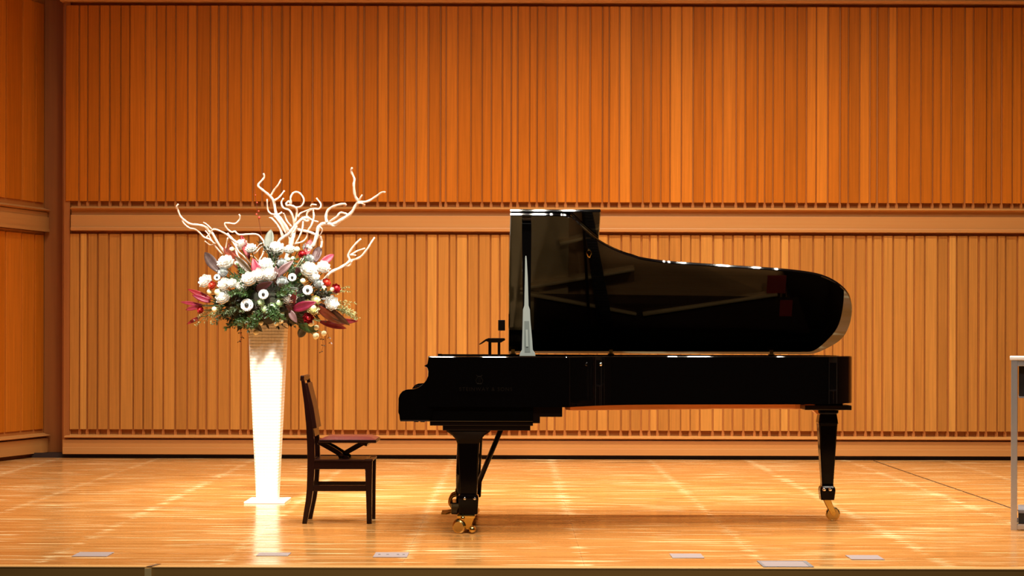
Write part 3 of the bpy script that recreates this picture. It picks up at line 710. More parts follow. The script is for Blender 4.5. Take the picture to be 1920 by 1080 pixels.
# faint maker's lettering and emblem on the side of the case
def text(body, size, x, y, z, m, parent, name):
    cu = bpy.data.curves.new('txt', 'FONT'); cu.body = body; cu.size = size; cu.align_x = 'CENTER'; cu.extrude = 0.0008; cu.space_character = 1.25
    to = bpy.data.objects.new('txt', cu); C.objects.link(to); bpy.context.view_layer.update()
    me = bpy.data.meshes.new_from_object(to.evaluated_get(bpy.context.evaluated_depsgraph_get()))
    C.objects.unlink(to); bpy.data.objects.remove(to); bpy.data.curves.remove(cu)
    me.materials.clear(); me.materials.append(m)
    o = bpy.data.objects.new(name, me); C.objects.link(o); o.parent = parent
    o.location = Vector((x, y, z))-wloc(parent); o.rotation_euler = (math.pi/2, 0, 0)
    return o
YS = SP-WL-0.0145
text('STEINWAY & SONS', 0.029, X(911, YS), YS, Z(733, YS), M['letter'], piano, 'lettering')
ex, ez = X(899, YS), Z(712, YS)
em = MB()
for s in (-1, 1):
    em.tube([Vector((ex+s*a, YS, ez+b)) for a, b in ((0.004, -0.022), (0.016, -0.018), (0.020, -0.004), (0.012, 0.010), (0.010, 0.020), (0.017, 0.026))], 0.0016, 5)
for k in (-0.005, 0, 0.005):
    em.tube([Vector((ex+k, YS, ez-0.022)), Vector((ex+k, YS, ez+0.018))], 0.0008, 4)
em.tube([Vector((ex-0.011, YS, ez+0.018)), Vector((ex+0.011, YS, ez+0.018))], 0.0014, 5).tube([Vector((ex-0.014, YS, ez-0.024)), Vector((ex+0.014, YS, ez-0.024))], 0.0018, 5)
em.build('emblem', M['letter'], piano)

# ------------------------------------------------------------------ piano chair
DC = 11.52
def cp_(cx, cy): return (540+cx/3.484, 690+cy/3.484)
def CH(cx, cy, y=0.0):
    px, py = cp_(cx, cy); v = P(px, py, DC); v.y = DC+y; return v
chair = thing('piano_chair', (X(635, DC), DC+0.21, 0), 'dark wooden piano chair with raised red-brown seat facing the keyboard', 'chair')
floorfix = CH(107, 1026).z
def CHz(cx, cy, y=0):
    v = CH(cx, cy, y); v.z -= floorfix*(cy/1026); return v
CWD = 0.345
def ribbon(pts, y0, y1, name, m, parent=chair, bev=0.003):
    """side-view bar: list of (cx, cy, half-width) swept in the side plane, between two depths"""
    n = len(pts); L1, L2 = [], []
    V = [CHz(a, b) for a, b, c in pts]
    rings = []
    for i, (a, b, hw) in enumerate(pts):
        t = (V[min(i+1, n-1)]-V[max(i-1, 0)]); t.y = 0; t.normalize()
        nn = Vector((-t.z, 0, t.x))*hw/3.484*DC/F
        if i in (0,) and abs(V[i].z) < 0.02: nn = Vector((nn.length*(1 if nn.x > 0 else -1), 0, 0))
        p = V[i]
        rings.append([Vector((p.x+nn.x, DC+y0, p.z+nn.z)), Vector((p.x-nn.x, DC+y0, p.z-nn.z)), Vector((p.x-nn.x, DC+y1, p.z-nn.z)), Vector((p.x+nn.x, DC+y1, p.z+nn.z))])
    return MB().loft(rings).build(name, m, parent, bevel=bev)
rear = [(107,1026,15),(118,960,17),(133,880,19),(143,800,21),(148,700,23),(150,600,24),(148,500,24),(140,380,22),(122,240,17),(103,120,13),(93,68,10)]
for y0 in (0, CWD-0.036):
    ribbon(rear, y0, y0+0.036, 'rear_leg', M['chair'])
    ribbon([(530,1026,16),(529,900,18),(527,760,21),(527,600,24)], y0, y0+0.036, 'front_leg', M['chair'])
    ribbon([(158,793,19),(515,793,19)], y0+0.006, y0+0.028, 'side_stretcher', M['chair'], bev=0.002)
    ribbon([(158,637,30),(515,637,30)], y0+0.004, y0+0.03, 'side_rail', M['chair'], bev=0.002)
for y0 in (0.07, CWD-0.095):
    ribbon([(190,492,14),(280,540,16),(385,604,14)], y0, y0+0.02, 'scissor_arm', M['chair'], bev=0.002)
    ribbon([(500,492,14),(420,535,16),(320,592,14)], y0+0.022, y0+0.042, 'scissor_arm', M['chair'], bev=0.002)
MB().tube([CHz(345, 575, 0.04), CHz(345, 575, CWD-0.04)], 0.011, 8).build('spindle', M['chair'], chair)
z1, z2 = CHz(0, 600).z, CHz(0, 672).z
MB().box(CHz(500, 0).x, CHz(545, 0).x-0.02, DC+0.03, DC+CWD-0.03, z2, z1).build('front_rail', M['chair'], chair, bevel=0.002)
MB().box(CHz(135, 0).x, CHz(165, 0).x, DC+0.03, DC+CWD-0.03, z2, z1).build('rear_rail', M['chair'], chair, bevel=0.002)
MB().box(CHz(172, 0).x, CHz(556, 0).x, DC-0.004, DC+CWD+0.004, CHz(0, 612).z, CHz(0, 602).z).build('frame_board', M['chair_red'], chair, bevel=0.002)
MB().box(CHz(205, 0).x, CHz(578, 0).x, DC-0.006, DC+CWD+0.006, CHz(0, 492).z, CHz(0, 474).z).build('seat_frame', M['chair'], chair, bevel=0.003)
rows = []
x0, x1, zs = CHz(205, 0).x, CHz(572, 0).x, CHz(0, 474).z
for i in range(9):
    u = i/8; rr = []
    for j in range(9):
        v = j/8; e = min(1, 6*min(u, 1-u, v, 1-v))**0.5
        rr.append((x0+(x1-x0)*u, DC+0.0+CWD*v, zs+0.002+0.019*e))
    rows.append(rr)
MB().grid(rows).build('seat', M['leather'], chair, smooth=True)
ribbon([(470,500,6),(512,512,8)], 0.05, 0.35, 'catch', M['chair_red'], bev=0.001)
# back: top rail, lower rail and a curved splat, seen edge-on
ribbon([(112,100,11),(150,260,12),(172,400,12)], 0.04, CWD-0.04, 'back_panel', M['chair_red'], bev=0.003)
ribbon([(90,86,12),(93,50,13)], -0.002, CWD+0.002, 'top_rail', M['chair'], bev=0.006)
ribbon([(150,390,13),(160,455,13)], 0.03, CWD-0.03, 'back_rail', M['chair'], bev=0.002)
MB().box(CHz(510, 0).x, CHz(540, 0).x-0.012, DC+0.03, DC+CWD-0.03, CHz(0, 812).z, CHz(0, 778).z).build('front_stretcher', M['chair'], chair, bevel=0.002) if False else None

# ------------------------------------------------------------------ vase
DV = 13.08
vc = Vector((X(503, DV), DV, 0))
vase = thing('pedestal_vase', (vc.x, vc.y, 0), 'tall tapering square white pedestal vase on a white base plate', 'vase')
wt, wb = 68*DV/F, 39*DV/F
ztop = Z(606, DV)
rings = []
for z in [0.012+(ztop-0.012)*k/12 for k in range(13)]:
    t = z/ztop; hw = (wb+(wt-wb)*t)/2*1.0
    c = 0.010
    rings.append([Vector((vc.x+a, vc.y+b, z)) for a, b in ((-hw, -hw+c), (-hw+c, -hw), (hw-c, -hw), (hw, -hw+c), (hw, hw-c), (hw-c, hw), (-hw+c, hw), (-hw, hw-c))])
MB().loft(rings).build('body', M['vase'], vase)
MB().box(vc.x-0.137, vc.x+0.137, vc.y-0.19, vc.y+0.19, 0.0, 0.012).build('base_plate', M['vase_plain'], vase, bevel=0.003)

# ------------------------------------------------------------------ flower arrangement
KP = DV/F                                                     # metres per pixel at the vase
BC = P(507, 575, DV)                                          # heart of the arrangement
mb = MB()
rings = []
for i in range(9):
    a = math.pi*(i+0.5)/9; rings.append([])
    for j in range(18):
        b = 2*math.pi*j/18; q = 1+0.10*math.sin(5*b+i*2)+0.07*math.cos(3*b-i)
        sa = math.sin(a)**(0.45 if i < 4 else 1.0)  # foam spread wide at the bottom to cast shade on the vase
        rings[-1].append(Vector((BC.x+0.29*q*sa*math.cos(b), BC.y-0.03+0.31*q*sa*math.sin(b), BC.z+0.035-0.150*math.cos(a)*q)))
tag(mb.loft(rings).build('flower_foam', M['foam'], smooth=True, origin=BC), 'dark mossy foam block at the heart of the bouquet on the vase', 'foam')
def depth_for(px, py):
    """how far towards the hall a bloom sits on the rounded front of the bouquet"""
    u = (px-507)/165; v = (py-545)/85
    q = max(0.0, 1-u*u-v*v)
    return -0.34*math.sqrt(q)
def petal(c, ax, u, v, ang, r, lift, cup, wd, n=3):
    """cupped petal, root near the axis, opening outwards"""
    rad = u*math.cos(ang)+v*math.sin(ang); tan = ax.cross(rad)
    rows = []
    for i in range(n+1):
        t = i/n; out = r*(0.15+0.85*math.sin(t*cup)/max(math.sin(cup), .55)); up = lift+r*0.8*(1-math.cos(t*cup))
        ww = wd*math.sin(math.pi*(0.2+0.72*t))
        rows.append([c+rad*(out-0.12*r*k*k)+ax*(up+0.10*r*k*k)+tan*ww*k for k in (-1, -0.35, 0.35, 1)])
    return rows
def flower(px, py, r, kind, label, group, rng):
    dd = DV+depth_for(px, py)+rng.uniform(-0.02, 0.02)-(0.05 if kind.startswith('face') else 0.02)
    c = P(px, py, dd); r = r*dd/F*(1.1 if kind == 'bud' else (1.22 if kind.startswith('face') else 1.32))
    ax = Vector(((px-507)/150*0.8+rng.uniform(-.15, .15), -1.0, (560-py)/90*0.9+0.35+rng.uniform(-.15, .15))).normalized()
    if kind in ('face', 'face_small'): ax = Vector((rng.uniform(-.1, .1), -1, 0.12)).normalized()
    u = ax.orthogonal().normalized(); v = ax.cross(u)
    mp = {'white': 'petal', 'face': 'petal', 'face_small': 'petal', 'grey': 'petal_grey', 'green': 'petal_green', 'cream': 'petal_cream',
          'red': 'petal_red', 'orange': 'petal_orange', 'bud': 'petal_cream', 'rose': 'petal'}[kind]
    name = {'white': 'white_ranunculus', 'face': 'open_anemone', 'face_small': 'open_anemone', 'grey': 'silvery_bloom', 'green': 'pale_green_lisianthus', 'cream': 'cream_bloom',
            'red': 'red_bloom', 'orange': 'orange_red_bloom', 'bud': 'cream_bud', 'rose': 'white_rose'}[kind]
    base = c-ax*r*0.5
    t = thing(name, tuple(base), label, 'flower', group)
    mbp = MB()
    if kind == 'bud':
        mbp.lathe([(r*0.25, -r*0.7), (r*0.85, -r*0.3), (r, r*0.15), (r*0.7, r*0.7), (r*0.2, r*1.0)], c, 8, ax)
    else:
        flat = kind.startswith('face')
        layers = ((1.0, -0.55, 1.25, 8), (0.86, -0.30, 1.5, 7), (0.64, -0.08, 1.75, 6)) if not flat else ((1.0, -0.10, 0.35, 9), (0.84, -0.03, 0.45, 8), (0.62, 0.03, 0.6, 7))
        if kind in ('white', 'rose'): layers += ((0.42, 0.12, 1.9, 5),)
        for li, (rr, lf, cu, n) in enumerate(layers):
            for k in range(n):
                mbp.grid(petal(c, ax, u, v, 2*math.pi*(k+0.5*li)/n+rng.uniform(-.12, .12), r*rr, r*lf, cu, r*rr*math.pi/n*(1.9 if flat else 1.2)))
    mbp.build('petals', M[mp], t, smooth=True, fix=(kind == 'bud'))
    if kind != 'bud':
        cm = 'centre' if kind.startswith('face') else ('centre_grey' if kind == 'grey' else mp)
        cr = r*(0.24 if kind.startswith('face') else 0.42)
        ch = 0.16*r if kind.startswith('face') else 0.30*r
        prof = [(cr*math.sin(math.pi*(k+0.4)/6.8), ch-cr*math.cos(math.pi*(k+0.4)/6.8)) for k in range(7)]
        if kind != 'white' and kind != 'rose' or True:
            MB().lathe(prof, c-ax*(0 if kind.startswith('face') else r*0.1), 10, ax).build('flower_centre', M[cm], t, smooth=True)
    end = c.lerp(BC, 0.75 if kind != 'bud' else 0.5)
    MB().tube(smooth_path([c-ax*r*0.5, c-ax*r*1.3, end], 3), 0.0032 if r > 0.02 else 0.0018, 5).build('stem', M['stem'], t, smooth=True)
    return t
FL = random.Random(11)
W_, A_, G_, S_ = 'white blooms in the arrangement', 'open dark-centred blooms in the arrangement', 'silvery blooms in the arrangement', 'pale green blooms in the arrangement'
flowers = [
 (423,492,13.5,'white','round white bloom beside the grey-brown leaf, upper left of the bouquet',W_),
 (385,527,11.5,'white','leftmost white bloom, standing apart above the pink leaves',W_),
 (518,467,14,'white','topmost large round white bloom in the middle, under the branches',W_),
 (543,468,9,'white','smaller white bloom right against the topmost large bloom',W_),
 (498,496,12.5,'white','white bloom alone below the topmost bloom, beside the pink leaf',W_),
 (467,523,13,'white','white bloom second from left in the bright middle row',W_),
 (453,536,12,'white','white bloom at the left end of the bright middle row',W_),
 (487,516,13.5,'white','white bloom third from left in the bright middle row',W_),
 (505,514,12.5,'white','white bloom at the right end of the bright middle row',W_),
 (579,506,14.5,'white','large white bloom on the right, left of the pink pointed leaf',W_),
 (588,519,10,'white','white bloom tucked under the large right-hand bloom',W_),
 (606,501,11.5,'rose','cream-edged white bloom at the foot of the pink pointed leaf',W_),
 (420,533,11,'white','white bloom on the left above the lowest left white bloom',W_),
 (435,531,8,'white','small white bloom touching its left neighbour in the left cluster',W_),
 (418,556,12.5,'white','lowest left white bloom above the ferny foliage',W_),
 (463,572,14.5,'face','largest open white bloom with a small black centre, low in front',A_),
 (494,552,11.5,'face','open greenish white bloom with a black centre, above the pale green cluster',A_),
 (577,544,11.5,'face_small','open white bloom with a dark eye above the magenta leaf',A_),
 (548,520,9.5,'face_small','tilted open white bloom between the mauve leaf and the right-hand blooms',A_),
 (407,520,7.5,'face_small','small open white bloom with a dark eye, upper left edge',A_),
 (529,528,9.5,'grey','silvery bloom with grey centre right of the bright middle row',G_),
 (529,493,8.5,'grey','silvery bloom on the mauve leaf below the topmost bloom',G_),
 (580,485,8,'grey','silvery bloom below the curved end of the right branch',G_),
 (577,464,8.5,'grey','highest silvery bloom, at the foot of the right branch',G_),
 (597,532,8.5,'grey','silvery bloom at the foot of the low right branch',G_),
 (418,511,8.5,'grey','silvery bloom under the upper left white bloom',G_),
 (543,558,12,'rose','white rose left of the magenta leaf',W_),
 (622,568,12,'rose','rightmost white bloom above the brown leaves',W_),
 (453,459,10.5,'white','white bloom under the left branch fork, highest on the left',W_),
 (471,466,9.5,'white','white bloom right of the highest left bloom, by the grey-green leaf',W_),
 (587,577,11,'cream','cream green bloom below the magenta leaf','cream blooms in the arrangement'),
 (578,569,7,'cream','small cream bloom left under the tip of the magenta leaf','cream blooms in the arrangement'),
 (592,562,7.5,'cream','cream bloom right of the magenta leaf tip','cream blooms in the arrangement'),
 (497,578,9,'green','pale green bloom at the left of the front cluster',S_),
 (510,575,8,'green','pale green bloom in the middle of the front cluster',S_),
 (523,567,8.5,'green','highest pale green bloom of the front cluster',S_),
 (517,584,6.5,'green','lowest pale green bloom of the front cluster',S_),
 (528,582,6.5,'green','rightmost pale green bloom of the front cluster',S_),
 (489,567,6,'green','small pale bloom between the largest open bloom and the front cluster',S_),
 (567,477,7,'red','dark red bloom high on the right beside the silvery blooms','red blooms in the arrangement'),
 (578,596,9,'red','dark red bloom low in front under the cream blooms','red blooms in the arrangement'),
 (630,541,8,'red','dark red bloom at the right edge by the wispy fern','red blooms in the arrangement'),
 (376,581,6,'red','small dark red bloom among the pink leaves at the far left','red blooms in the arrangement'),
 (612,530,7.5,'orange','orange-red bloom at the right above the small cream buds','orange-red blooms in the arrangement'),
 (398,535,7,'orange','orange-red bloom right of the leftmost white bloom','orange-red blooms in the arrangement'),
]
for f in flowers: flower(*f, FL)
def buds(group, *lst):
    for px, py, r, label in lst: flower(px, py, r, 'bud', label, group, FL)
buds('cream buds low on the left and front', (489,605,5,'cream bud at the top left corner of the vase rim'), (518,606,5,'cream bud at the middle of the vase rim'),
     (527,602,4.5,'smaller cream bud just right of the bud at the middle of the vase rim'), (477,588,5,'cream bud just under the largest open white bloom'),
     (402,580,5,'cream bud alone in the grey-green fern at the lower left'), (393,547,5,'cream bud right below the leftmost white bloom'), (408,548,6,'cream bud touching the lowest left white bloom'))
buds('cream buds hanging at the vase', (480,623,5,'uppermost of the three tiny buds hanging by the left vase edge'), (484,631,4,'middle one of the three tiny buds hanging by the left vase edge'),
     (477,638,3.5,'lowest of the three tiny buds hanging by the left vase edge'))
buds('cream buds hanging on the right', (583,606,6,'cream bud close under the low dark red bloom'), (593,614,5,'cream bud second down in the hanging trail on the right'),
     (592,630,6,'lowest cream bud of the hanging trail on the right'), (607,625,5,'cream bud hanging farthest right under the bouquet'))
buds('yellowish buds upper left', (435,468,5,'yellowish bud upper left, higher of two among the rust leaves'), (443,494,4,'yellowish bud upper left, lower of two among the rust leaves'))
buds('cream buds on the right', (607,541,5.5,'cream bud under the orange-red bloom at the right'), (623,543,4.5,'cream bud left of the dark red bloom at the right edge'),
     (568,527,5,'cream bud above the dark-eyed bloom on the right'), (557,468,5.5,'cream bud beside the high dark red bloom'), (541,487,4,'small cream bud above right of the mauve leaf, left one of two'),
     (549,485,4,'small cream bud above right of the mauve leaf, right one of two'))

# broad coloured leaves: base pixel, tip pixel, half width in pixels
def broad_leaf(b, t, hw, m, label, dz=0.0, bend=0.06):
    dB = DV+depth_for(*b)*0.8+dz; dT = DV+depth_for(*t)*1.0+dz
    B, T = P(*b, dB), P(*t, dT-0.02)
    d = T-B; side = d.cross(Vector((0, 1, 0))).normalized(); nn = side.cross(d).normalized()
    if nn.y > 0: nn = -nn
    rows = []
    n = 8
    for i in range(n+1):
        s = i/n; w_ = hw*KP*(math.sin(math.pi*min(1, s*0.92+0.08))**0.8)*(1-0.25*s)
        if i == n: w_ = 0.0006
        p = B+d*s+nn*bend*d.length*4*s*(1-s)
        rows.append([p+side*w_*k+nn*(-abs(k)*w_*0.0+0.35*w_*abs(k)) for k in (-1, -0.5, 0, 0.5, 1)])
    t_ = thing('broad_leaf', tuple(B), label, 'leaf', 'coloured leaves in the arrangement')
    o = MB().grid(rows).build('blade', M[m], t_, smooth=True, fix=False)
    so = o.modifiers.new('thick', 'SOLIDIFY'); so.thickness = 0.0015
    MB().tube([r[2]+nn*0.001 for r in rows], [0.0028*(1-i/n)+0.0006 for i in range(n+1)], 5).build('midrib', M[m], t_, smooth=True)
    MB().tube(smooth_path([B, B.lerp(BC, 0.4), B.lerp(BC, 0.8)]), 0.003, 5).build('stalk', M['stem'], t_, smooth=True)
LV = [
 ((412,510),(384,473),11,'leaf_grey_brown','broad grey-brown leaf standing at the upper left edge of the bouquet',0),
 ((503,470),(508,430),10,'leaf_grey_green','grey-green pointed leaf standing upright left of the topmost bloom',0.0),
 ((597,500),(626,477),8,'leaf_pink','bright pink pointed leaf at the upper right',0),
 ((487,522),(474,484),10,'leaf_pink','pink leaf between the two left branches, above the middle row',-0.04),
 ((517,518),(551,488),8,'leaf_mauve','mauve leaf slanting below the topmost bloom',-0.06),
 ((520,535),(517,498),8,'leaf_mauve','mauve leaf upright beside the silvery bloom',-0.03),
 ((590,492),(600,462),10,'leaf_maroon','dark maroon leaf behind the right branch foot',0.05),
 ((575,480),(583,448),8,'leaf_crimson','crimson leaf high behind the right branch',0.06),
 ((455,505),(418,462),9,'leaf_rust','rust leaf beneath the left branch',0.04),
 ((470,512),(440,480),9,'leaf_olive_brown','olive-brown leaf left of the upper pink leaf',-0.02),
 ((450,500),(428,455),8,'leaf_rust','narrow rust leaf behind the left branch fork',0.08),
 ((468,485),(452,440),7,'leaf_crimson','small crimson leaf behind the highest left bloom',0.08),
 ((550,580),(594,566),10,'leaf_magenta','magenta leaf pointing right, low on the right of centre',-0.10),
 ((545,577),(556,543),7,'leaf_magenta','magenta leaf pointing up left of the dark-eyed bloom',-0.06),
 ((556,585),(535,572),8,'leaf_maroon','dark maroon leaf behind the magenta leaf base',-0.05),
 ((543,582),(557,606),7,'leaf_mauve','mauve leaf hanging below the magenta leaf',-0.10),
 ((600,570),(656,610),9,'leaf_maroon','long brown maroon leaf hanging to the lower right',-0.05),
 ((590,572),(640,608),9,'leaf_rust','rust-brown leaf lying over the lower right leaf',-0.09),
 ((612,604),(672,602),7,'leaf_crimson','crimson leaf reaching farthest right at the bottom',0.0),
 ((600,603),(650,616),7,'leaf_crimson','crimson leaf lowest at the right',0.03),
 ((396,561),(352,542),6,'leaf_crimson','upper crimson leaf reaching out at the far left',0),
 ((395,566),(360,553),6,'leaf_magenta','magenta leaf under the upper far left leaf',-0.02),
 ((380,572),(338,566),4,'leaf_pink','thin pink leaf reaching farthest left',0.02),
 ((378,574),(348,581),5,'leaf_pink','pale pink leaf below the farthest left leaf',-0.02),
 ((376,594),(350,608),4,'leaf_crimson','thin red leaf lowest at the far left',0.03),
 ((545,545),(522,532),8,'leaf_olive_brown','olive leaf under the silvery bloom in the middle',-0.02),
 ((520,550),(560,540),8,'leaf_grey_green','grey-green leaf under the dark-eyed bloom on the right',-0.03),
 ((563,520),(556,500),8,'leaf_maroon','maroon leaf left of the large right-hand bloom',0.0),
 ((480,545),(512,528),9,'leaf_maroon','dark maroon leaf under the bright middle row',-0.05),
 ((575,612),(560,632),9,'leaf_dark','rounded dark green leaf hanging at lower right of the vase neck',-0.02),
 ((560,610),(597,620),10,'leaf','rounded green leaf hanging right of the vase neck',-0.04),
 ((470,600),(492,622),7,'leaf_dark','dark green leaf hanging over the left vase edge',-0.06),
]
for l in LV: broad_leaf(*l)

# ferny sprays
def fern(b, t, spread, m, label, rng, nst=7, size=4.0, dz=0.0, group='ferny sprays in the arrangement'):
    B = P(*b, DV+depth_for(*b)*0.7+dz)
    th_ = thing('fern_spray', tuple(B), label, 'foliage', group)
    stems, leaf_ = MB(), MB()
    for k in range(nst):
        tx = t[0]+rng.uniform(-1, 1)*spread[0]; ty = t[1]+rng.uniform(-1, 1)*spread[1]
        T = P(tx, ty, DV+depth_for(tx, ty)*0.9+dz+rng.uniform(-0.10, 0.06))
        path = smooth_path([B, B.lerp(T, 0.5)+Vector((0, 0, 0.015)), T], 6)
        stems.tube(path, [0.0016*(1-i/len(path))+0.0005 for i in range(len(path))], 4)
        for i in range(3, len(path)):
            d = (path[i]-path[i-1]).normalized()
            for q in range(5):
                o = path[i-1].lerp(path[i], rng.random())
                sd = Vector((rng.uniform(-1, 1), rng.uniform(-1, 1), rng.uniform(-1, 1))).cross(d).normalized()
                dirv = (d*0.6+sd).normalized(); ln = size*KP*rng.uniform(0.6, 1.3); wv = dirv.cross(Vector((rng.uniform(-1, 1), rng.uniform(-1, 1), .3))).normalized()*ln*0.17
                leaf_.add([o, o+dirv*ln*0.5+wv, o+dirv*ln, o+dirv*ln*0.5-wv], [(0, 1, 2, 3)])
    stems.build('stalks', M['stem'], th_)
    x = leaf_.build('leaflets', M[m], th_, fix=False); x['kind'] = 'stuff'
RFn = random.Random(23)
fern((455,580),(412,598),(22,12),'fern','grey-green fern spreading at the lower left of the bouquet',RFn,10,6)
fern((470,575),(430,575),(25,14),'fern','pale fern below the lowest left white bloom',RFn,9,6,-0.05)
fern((470,590),(445,612),(24,6),'leaf','dark green fern hanging at the lower left, beside the vase neck',RFn,10,7,-0.04)
fern((500,580),(470,612),(20,7),'leaf','dark green fern hanging left in front of the vase neck',RFn,9,7,-0.10)
fern((505,575),(515,600),(24,6),'leaf','green fern under the pale green blooms',RFn,10,7,-0.12)
fern((420,575),(380,600),(18,12),'fern_light','wispy olive fern reaching out at the lower left',RFn,7,4)
fern((610,570),(650,582),(22,16),'fern_light','wispy olive fern spreading at the right edge',RFn,12,4)
fern((610,555),(645,545),(16,14),'fern_light','thin olive fern upright at the right edge by the red bloom',RFn,8,3.5)
fern((625,580),(668,594),(14,6),'fern_light','wispy olive fern tip above the far right crimson leaf',RFn,7,4)
fern((480,540),(455,515),(30,20),'leaf','green fern behind the bright middle row',RFn,9,7,-0.02)
fern((540,540),(560,500),(30,20),'leaf','green fern behind the right-hand blooms',RFn,9,7,-0.02)
fern((515,500),(505,462),(20,14),'leaf_dark','dark fern behind the topmost bloom',RFn,8,7)
fern((520,560),(545,545),(35,12),'leaf','green fern around the white rose',RFn,10,7,-0.08)
fern((470,560),(445,550),(25,8),'leaf','green fern between the left blooms and the largest open bloom',RFn,9,7,-0.06)
fern((590,560),(610,555),(14,12),'leaf_dark','dark fern behind the rightmost white bloom',RFn,8,7,-0.02)
# general greenery filling the gaps: leaves nobody could count
RG = random.Random(5); gl = MB()
for k in range(760):
    a = RG.uniform(0, 2*math.pi); z_ = RG.uniform(-0.85, 1); rr = math.sqrt(max(0, 1-z_*z_))
    n_ = Vector((rr*math.cos(a), rr*math.sin(a), z_))
    if n_.y > 0.35: continue
    o = BC+Vector((n_.x*0.34, n_.y*0.31-0.02, 0.05+n_.z*0.21))
    d = (n_+Vector((RG.uniform(-1, 1), RG.uniform(-1, 1), RG.uniform(-1, .6)))*0.9).normalized(); ln = RG.uniform(0.03, 0.07)
    wv = d.cross(n_+Vector((.1, .2, .3))).normalized()*ln*0.2
    gl.add([o, o+d*ln*0.5+wv, o+d*ln, o+d*ln*0.5-wv], [(0, 1, 2, 3)])
tag(gl.build('filler_foliage', M['leaf_dark'], fix=False), 'dark green leaves filling the gaps between the blooms', 'foliage', None, 'stuff')
# a few loose leaflets hanging under the bouquet
for pts, lab in (([(452,615),(450,624),(455,632),(448,640)], 'thin stalk with tiny red-brown leaves hanging left of the vase neck'),
                 ([(600,622),(604,636),(606,648),(602,660)], 'thin stalk with tiny dark leaves hanging farthest down on the right'),
                 ([(612,620),(617,632),(620,642)], 'short stalk with tiny dark leaves hanging right of the cream buds')):
    t = thing('hanging_sprig', tuple(P(*pts[0], DV-0.12)), lab, 'foliage', 'hanging sprigs under the bouquet')
    V = [P(*BC_, DV-0.02) for BC_ in [(pts[0][0], pts[0][1]-14)]]+[P(*p, DV-0.12) for p in pts]
    MB().tube(smooth_path(V), 0.0012, 4).build('stalk', M['leaf_rust'], t)
    for p in pts[1:]:
        o = P(*p, DV-0.12)
        for s in (-1, 1):
            d = Vector((s*0.8, -0.3, RG.uniform(-.8, .3))).normalized()*0.017; wv = Vector((0, 0, 1)).cross(d).normalized()*0.002+Vector((0, 0, 0.005))
            MB().add([o, o+d*0.5+wv, o+d, o+d*0.5-wv], [(0, 1, 2, 3)]).build('leaflet', M['leaf_olive_brown'], t, fix=False)
# red strand with orange berries
V = [P(a, b, DV+0.05) for a, b in ((476,335),(478,360),(481,385),(485,410),(489,435),(495,455),(500,490))]
t = thing('berry_strand', tuple(V[-1]), 'thin orange-red strand with tiny berries rising left of the middle branches', 'twig')
MB().tube(smooth_path(V), 0.0016, 5).build('stalk', M['leaf_rust'], t)
for a, b, r in ((481,402,2.0),(486,408,2.6),(485,396,1.6),(482,380,1.6),(493,450,2.4),(479,366,1.3)):
    c = P(a, b, DV+0.04); r *= KP
    MB().lathe([(r*.3, -r), (r*.9, -r*.5), (r, 0), (r*.8, r*.6), (r*.2, r)], c, 8).build('berry', M['petal_orange'], t, smooth=True)

# twisted white willow branches, each traced as a set of strands: (points, start radius px, end radius px)
C4 = lambda p: (460+p[0]/6, 300+p[1]/6)
C5 = lambda p: (580+p[0]/4.5, 300+p[1]/4.5)
C6 = lambda p: (320+p[0]/8.306, 370+p[1]/8.306)
def branch(label, cv, d0, lean, strands, root=None):
    rng = random.Random(len(strands)*7+int(lean*100))
    b = cv(strands[0][0][0]); base = P(*b, DV+d0)
    t = thing('willow_branch', tuple(base), label, 'branch', 'twisted white willow branches')
    for i, (pts, r0, r1) in enumerate(strands):
        ph = rng.uniform(0, 6); V = []
        for k, p in enumerate(pts):
            x, y_ = cv(p)
            dist = math.hypot(x-b[0], y_-b[1])/130
            V.append(P(x, y_, DV+d0+lean*dist+0.018*math.sin(ph+k*1.3)*(1 if i else 0.6)))
        if i == 0: V = [V[0].lerp(BC, 0.55)]+V
        V = smooth_path(V, 4); n = len(V)
        rr = [1.22*(r0+(r1-r0)*j/(n-1))*KP*(1+0.12*math.sin(j*1.9+ph)) for j in range(n)]
        MB().tube(V, rr, 7).build('stem' if i == 0 else 'twig', M['branch'], t, smooth=True)
branch('twisted white branch reaching farthest left, above the grey-brown leaf', C6, 0.0, -0.12, [
    ([(860,880),(740,720),(650,560),(600,530),(540,460),(440,430),(310,415),(220,360),(150,290),(110,190),(90,150),(120,105)], 2.1, 1.3),
    ([(810,895),(690,760),(660,700),(600,650),(520,620),(440,540),(370,495),(300,480),(230,430),(185,370),(165,300)], 1.5, 1.1),
    ([(660,740),(610,740),(530,680)], 1.2, 0.8), ([(640,500),(560,420),(510,390)], 1.3, 0.7),
    ([(560,620),(600,580),(650,510),(700,500),(800,540),(900,600),(960,680)], 1.5, 1.3), ([(540,520),(590,580),(650,690),(700,720)], 1.1, 0.7)])
branch('white branch with a hooked tip, second from left above the left blooms', C6, -0.05, -0.06, [
    ([(1350,1030),(1380,980),(1440,870),(1460,720),(1400,620),(1330,575),(1200,575),(1060,580),(1000,530),(950,540),(880,490),(840,410),(900,400),(1000,410),(1070,350),(1080,300),(1065,265)], 1.4, 1.2),
    ([(1440,760),(1380,800),(1330,860),(1290,880)], 1.2, 0.9), ([(1450,710),(1390,730),(1340,790)], 1.0, 0.7), ([(1230,1030),(1140,920),(1060,850),(1010,760),(960,680),(900,600)], 1.3, 1.5),
    ([(1010,790),(1040,900),(1090,980)], 1.4, 1.5), ([(890,630),(870,720),(855,800)], 1.1, 0.8), ([(1360,990),(1300,930),(1190,900)], 1.0, 0.8),
    ([(880,570),(960,650),(1050,720)], 2.4, 1.6)])
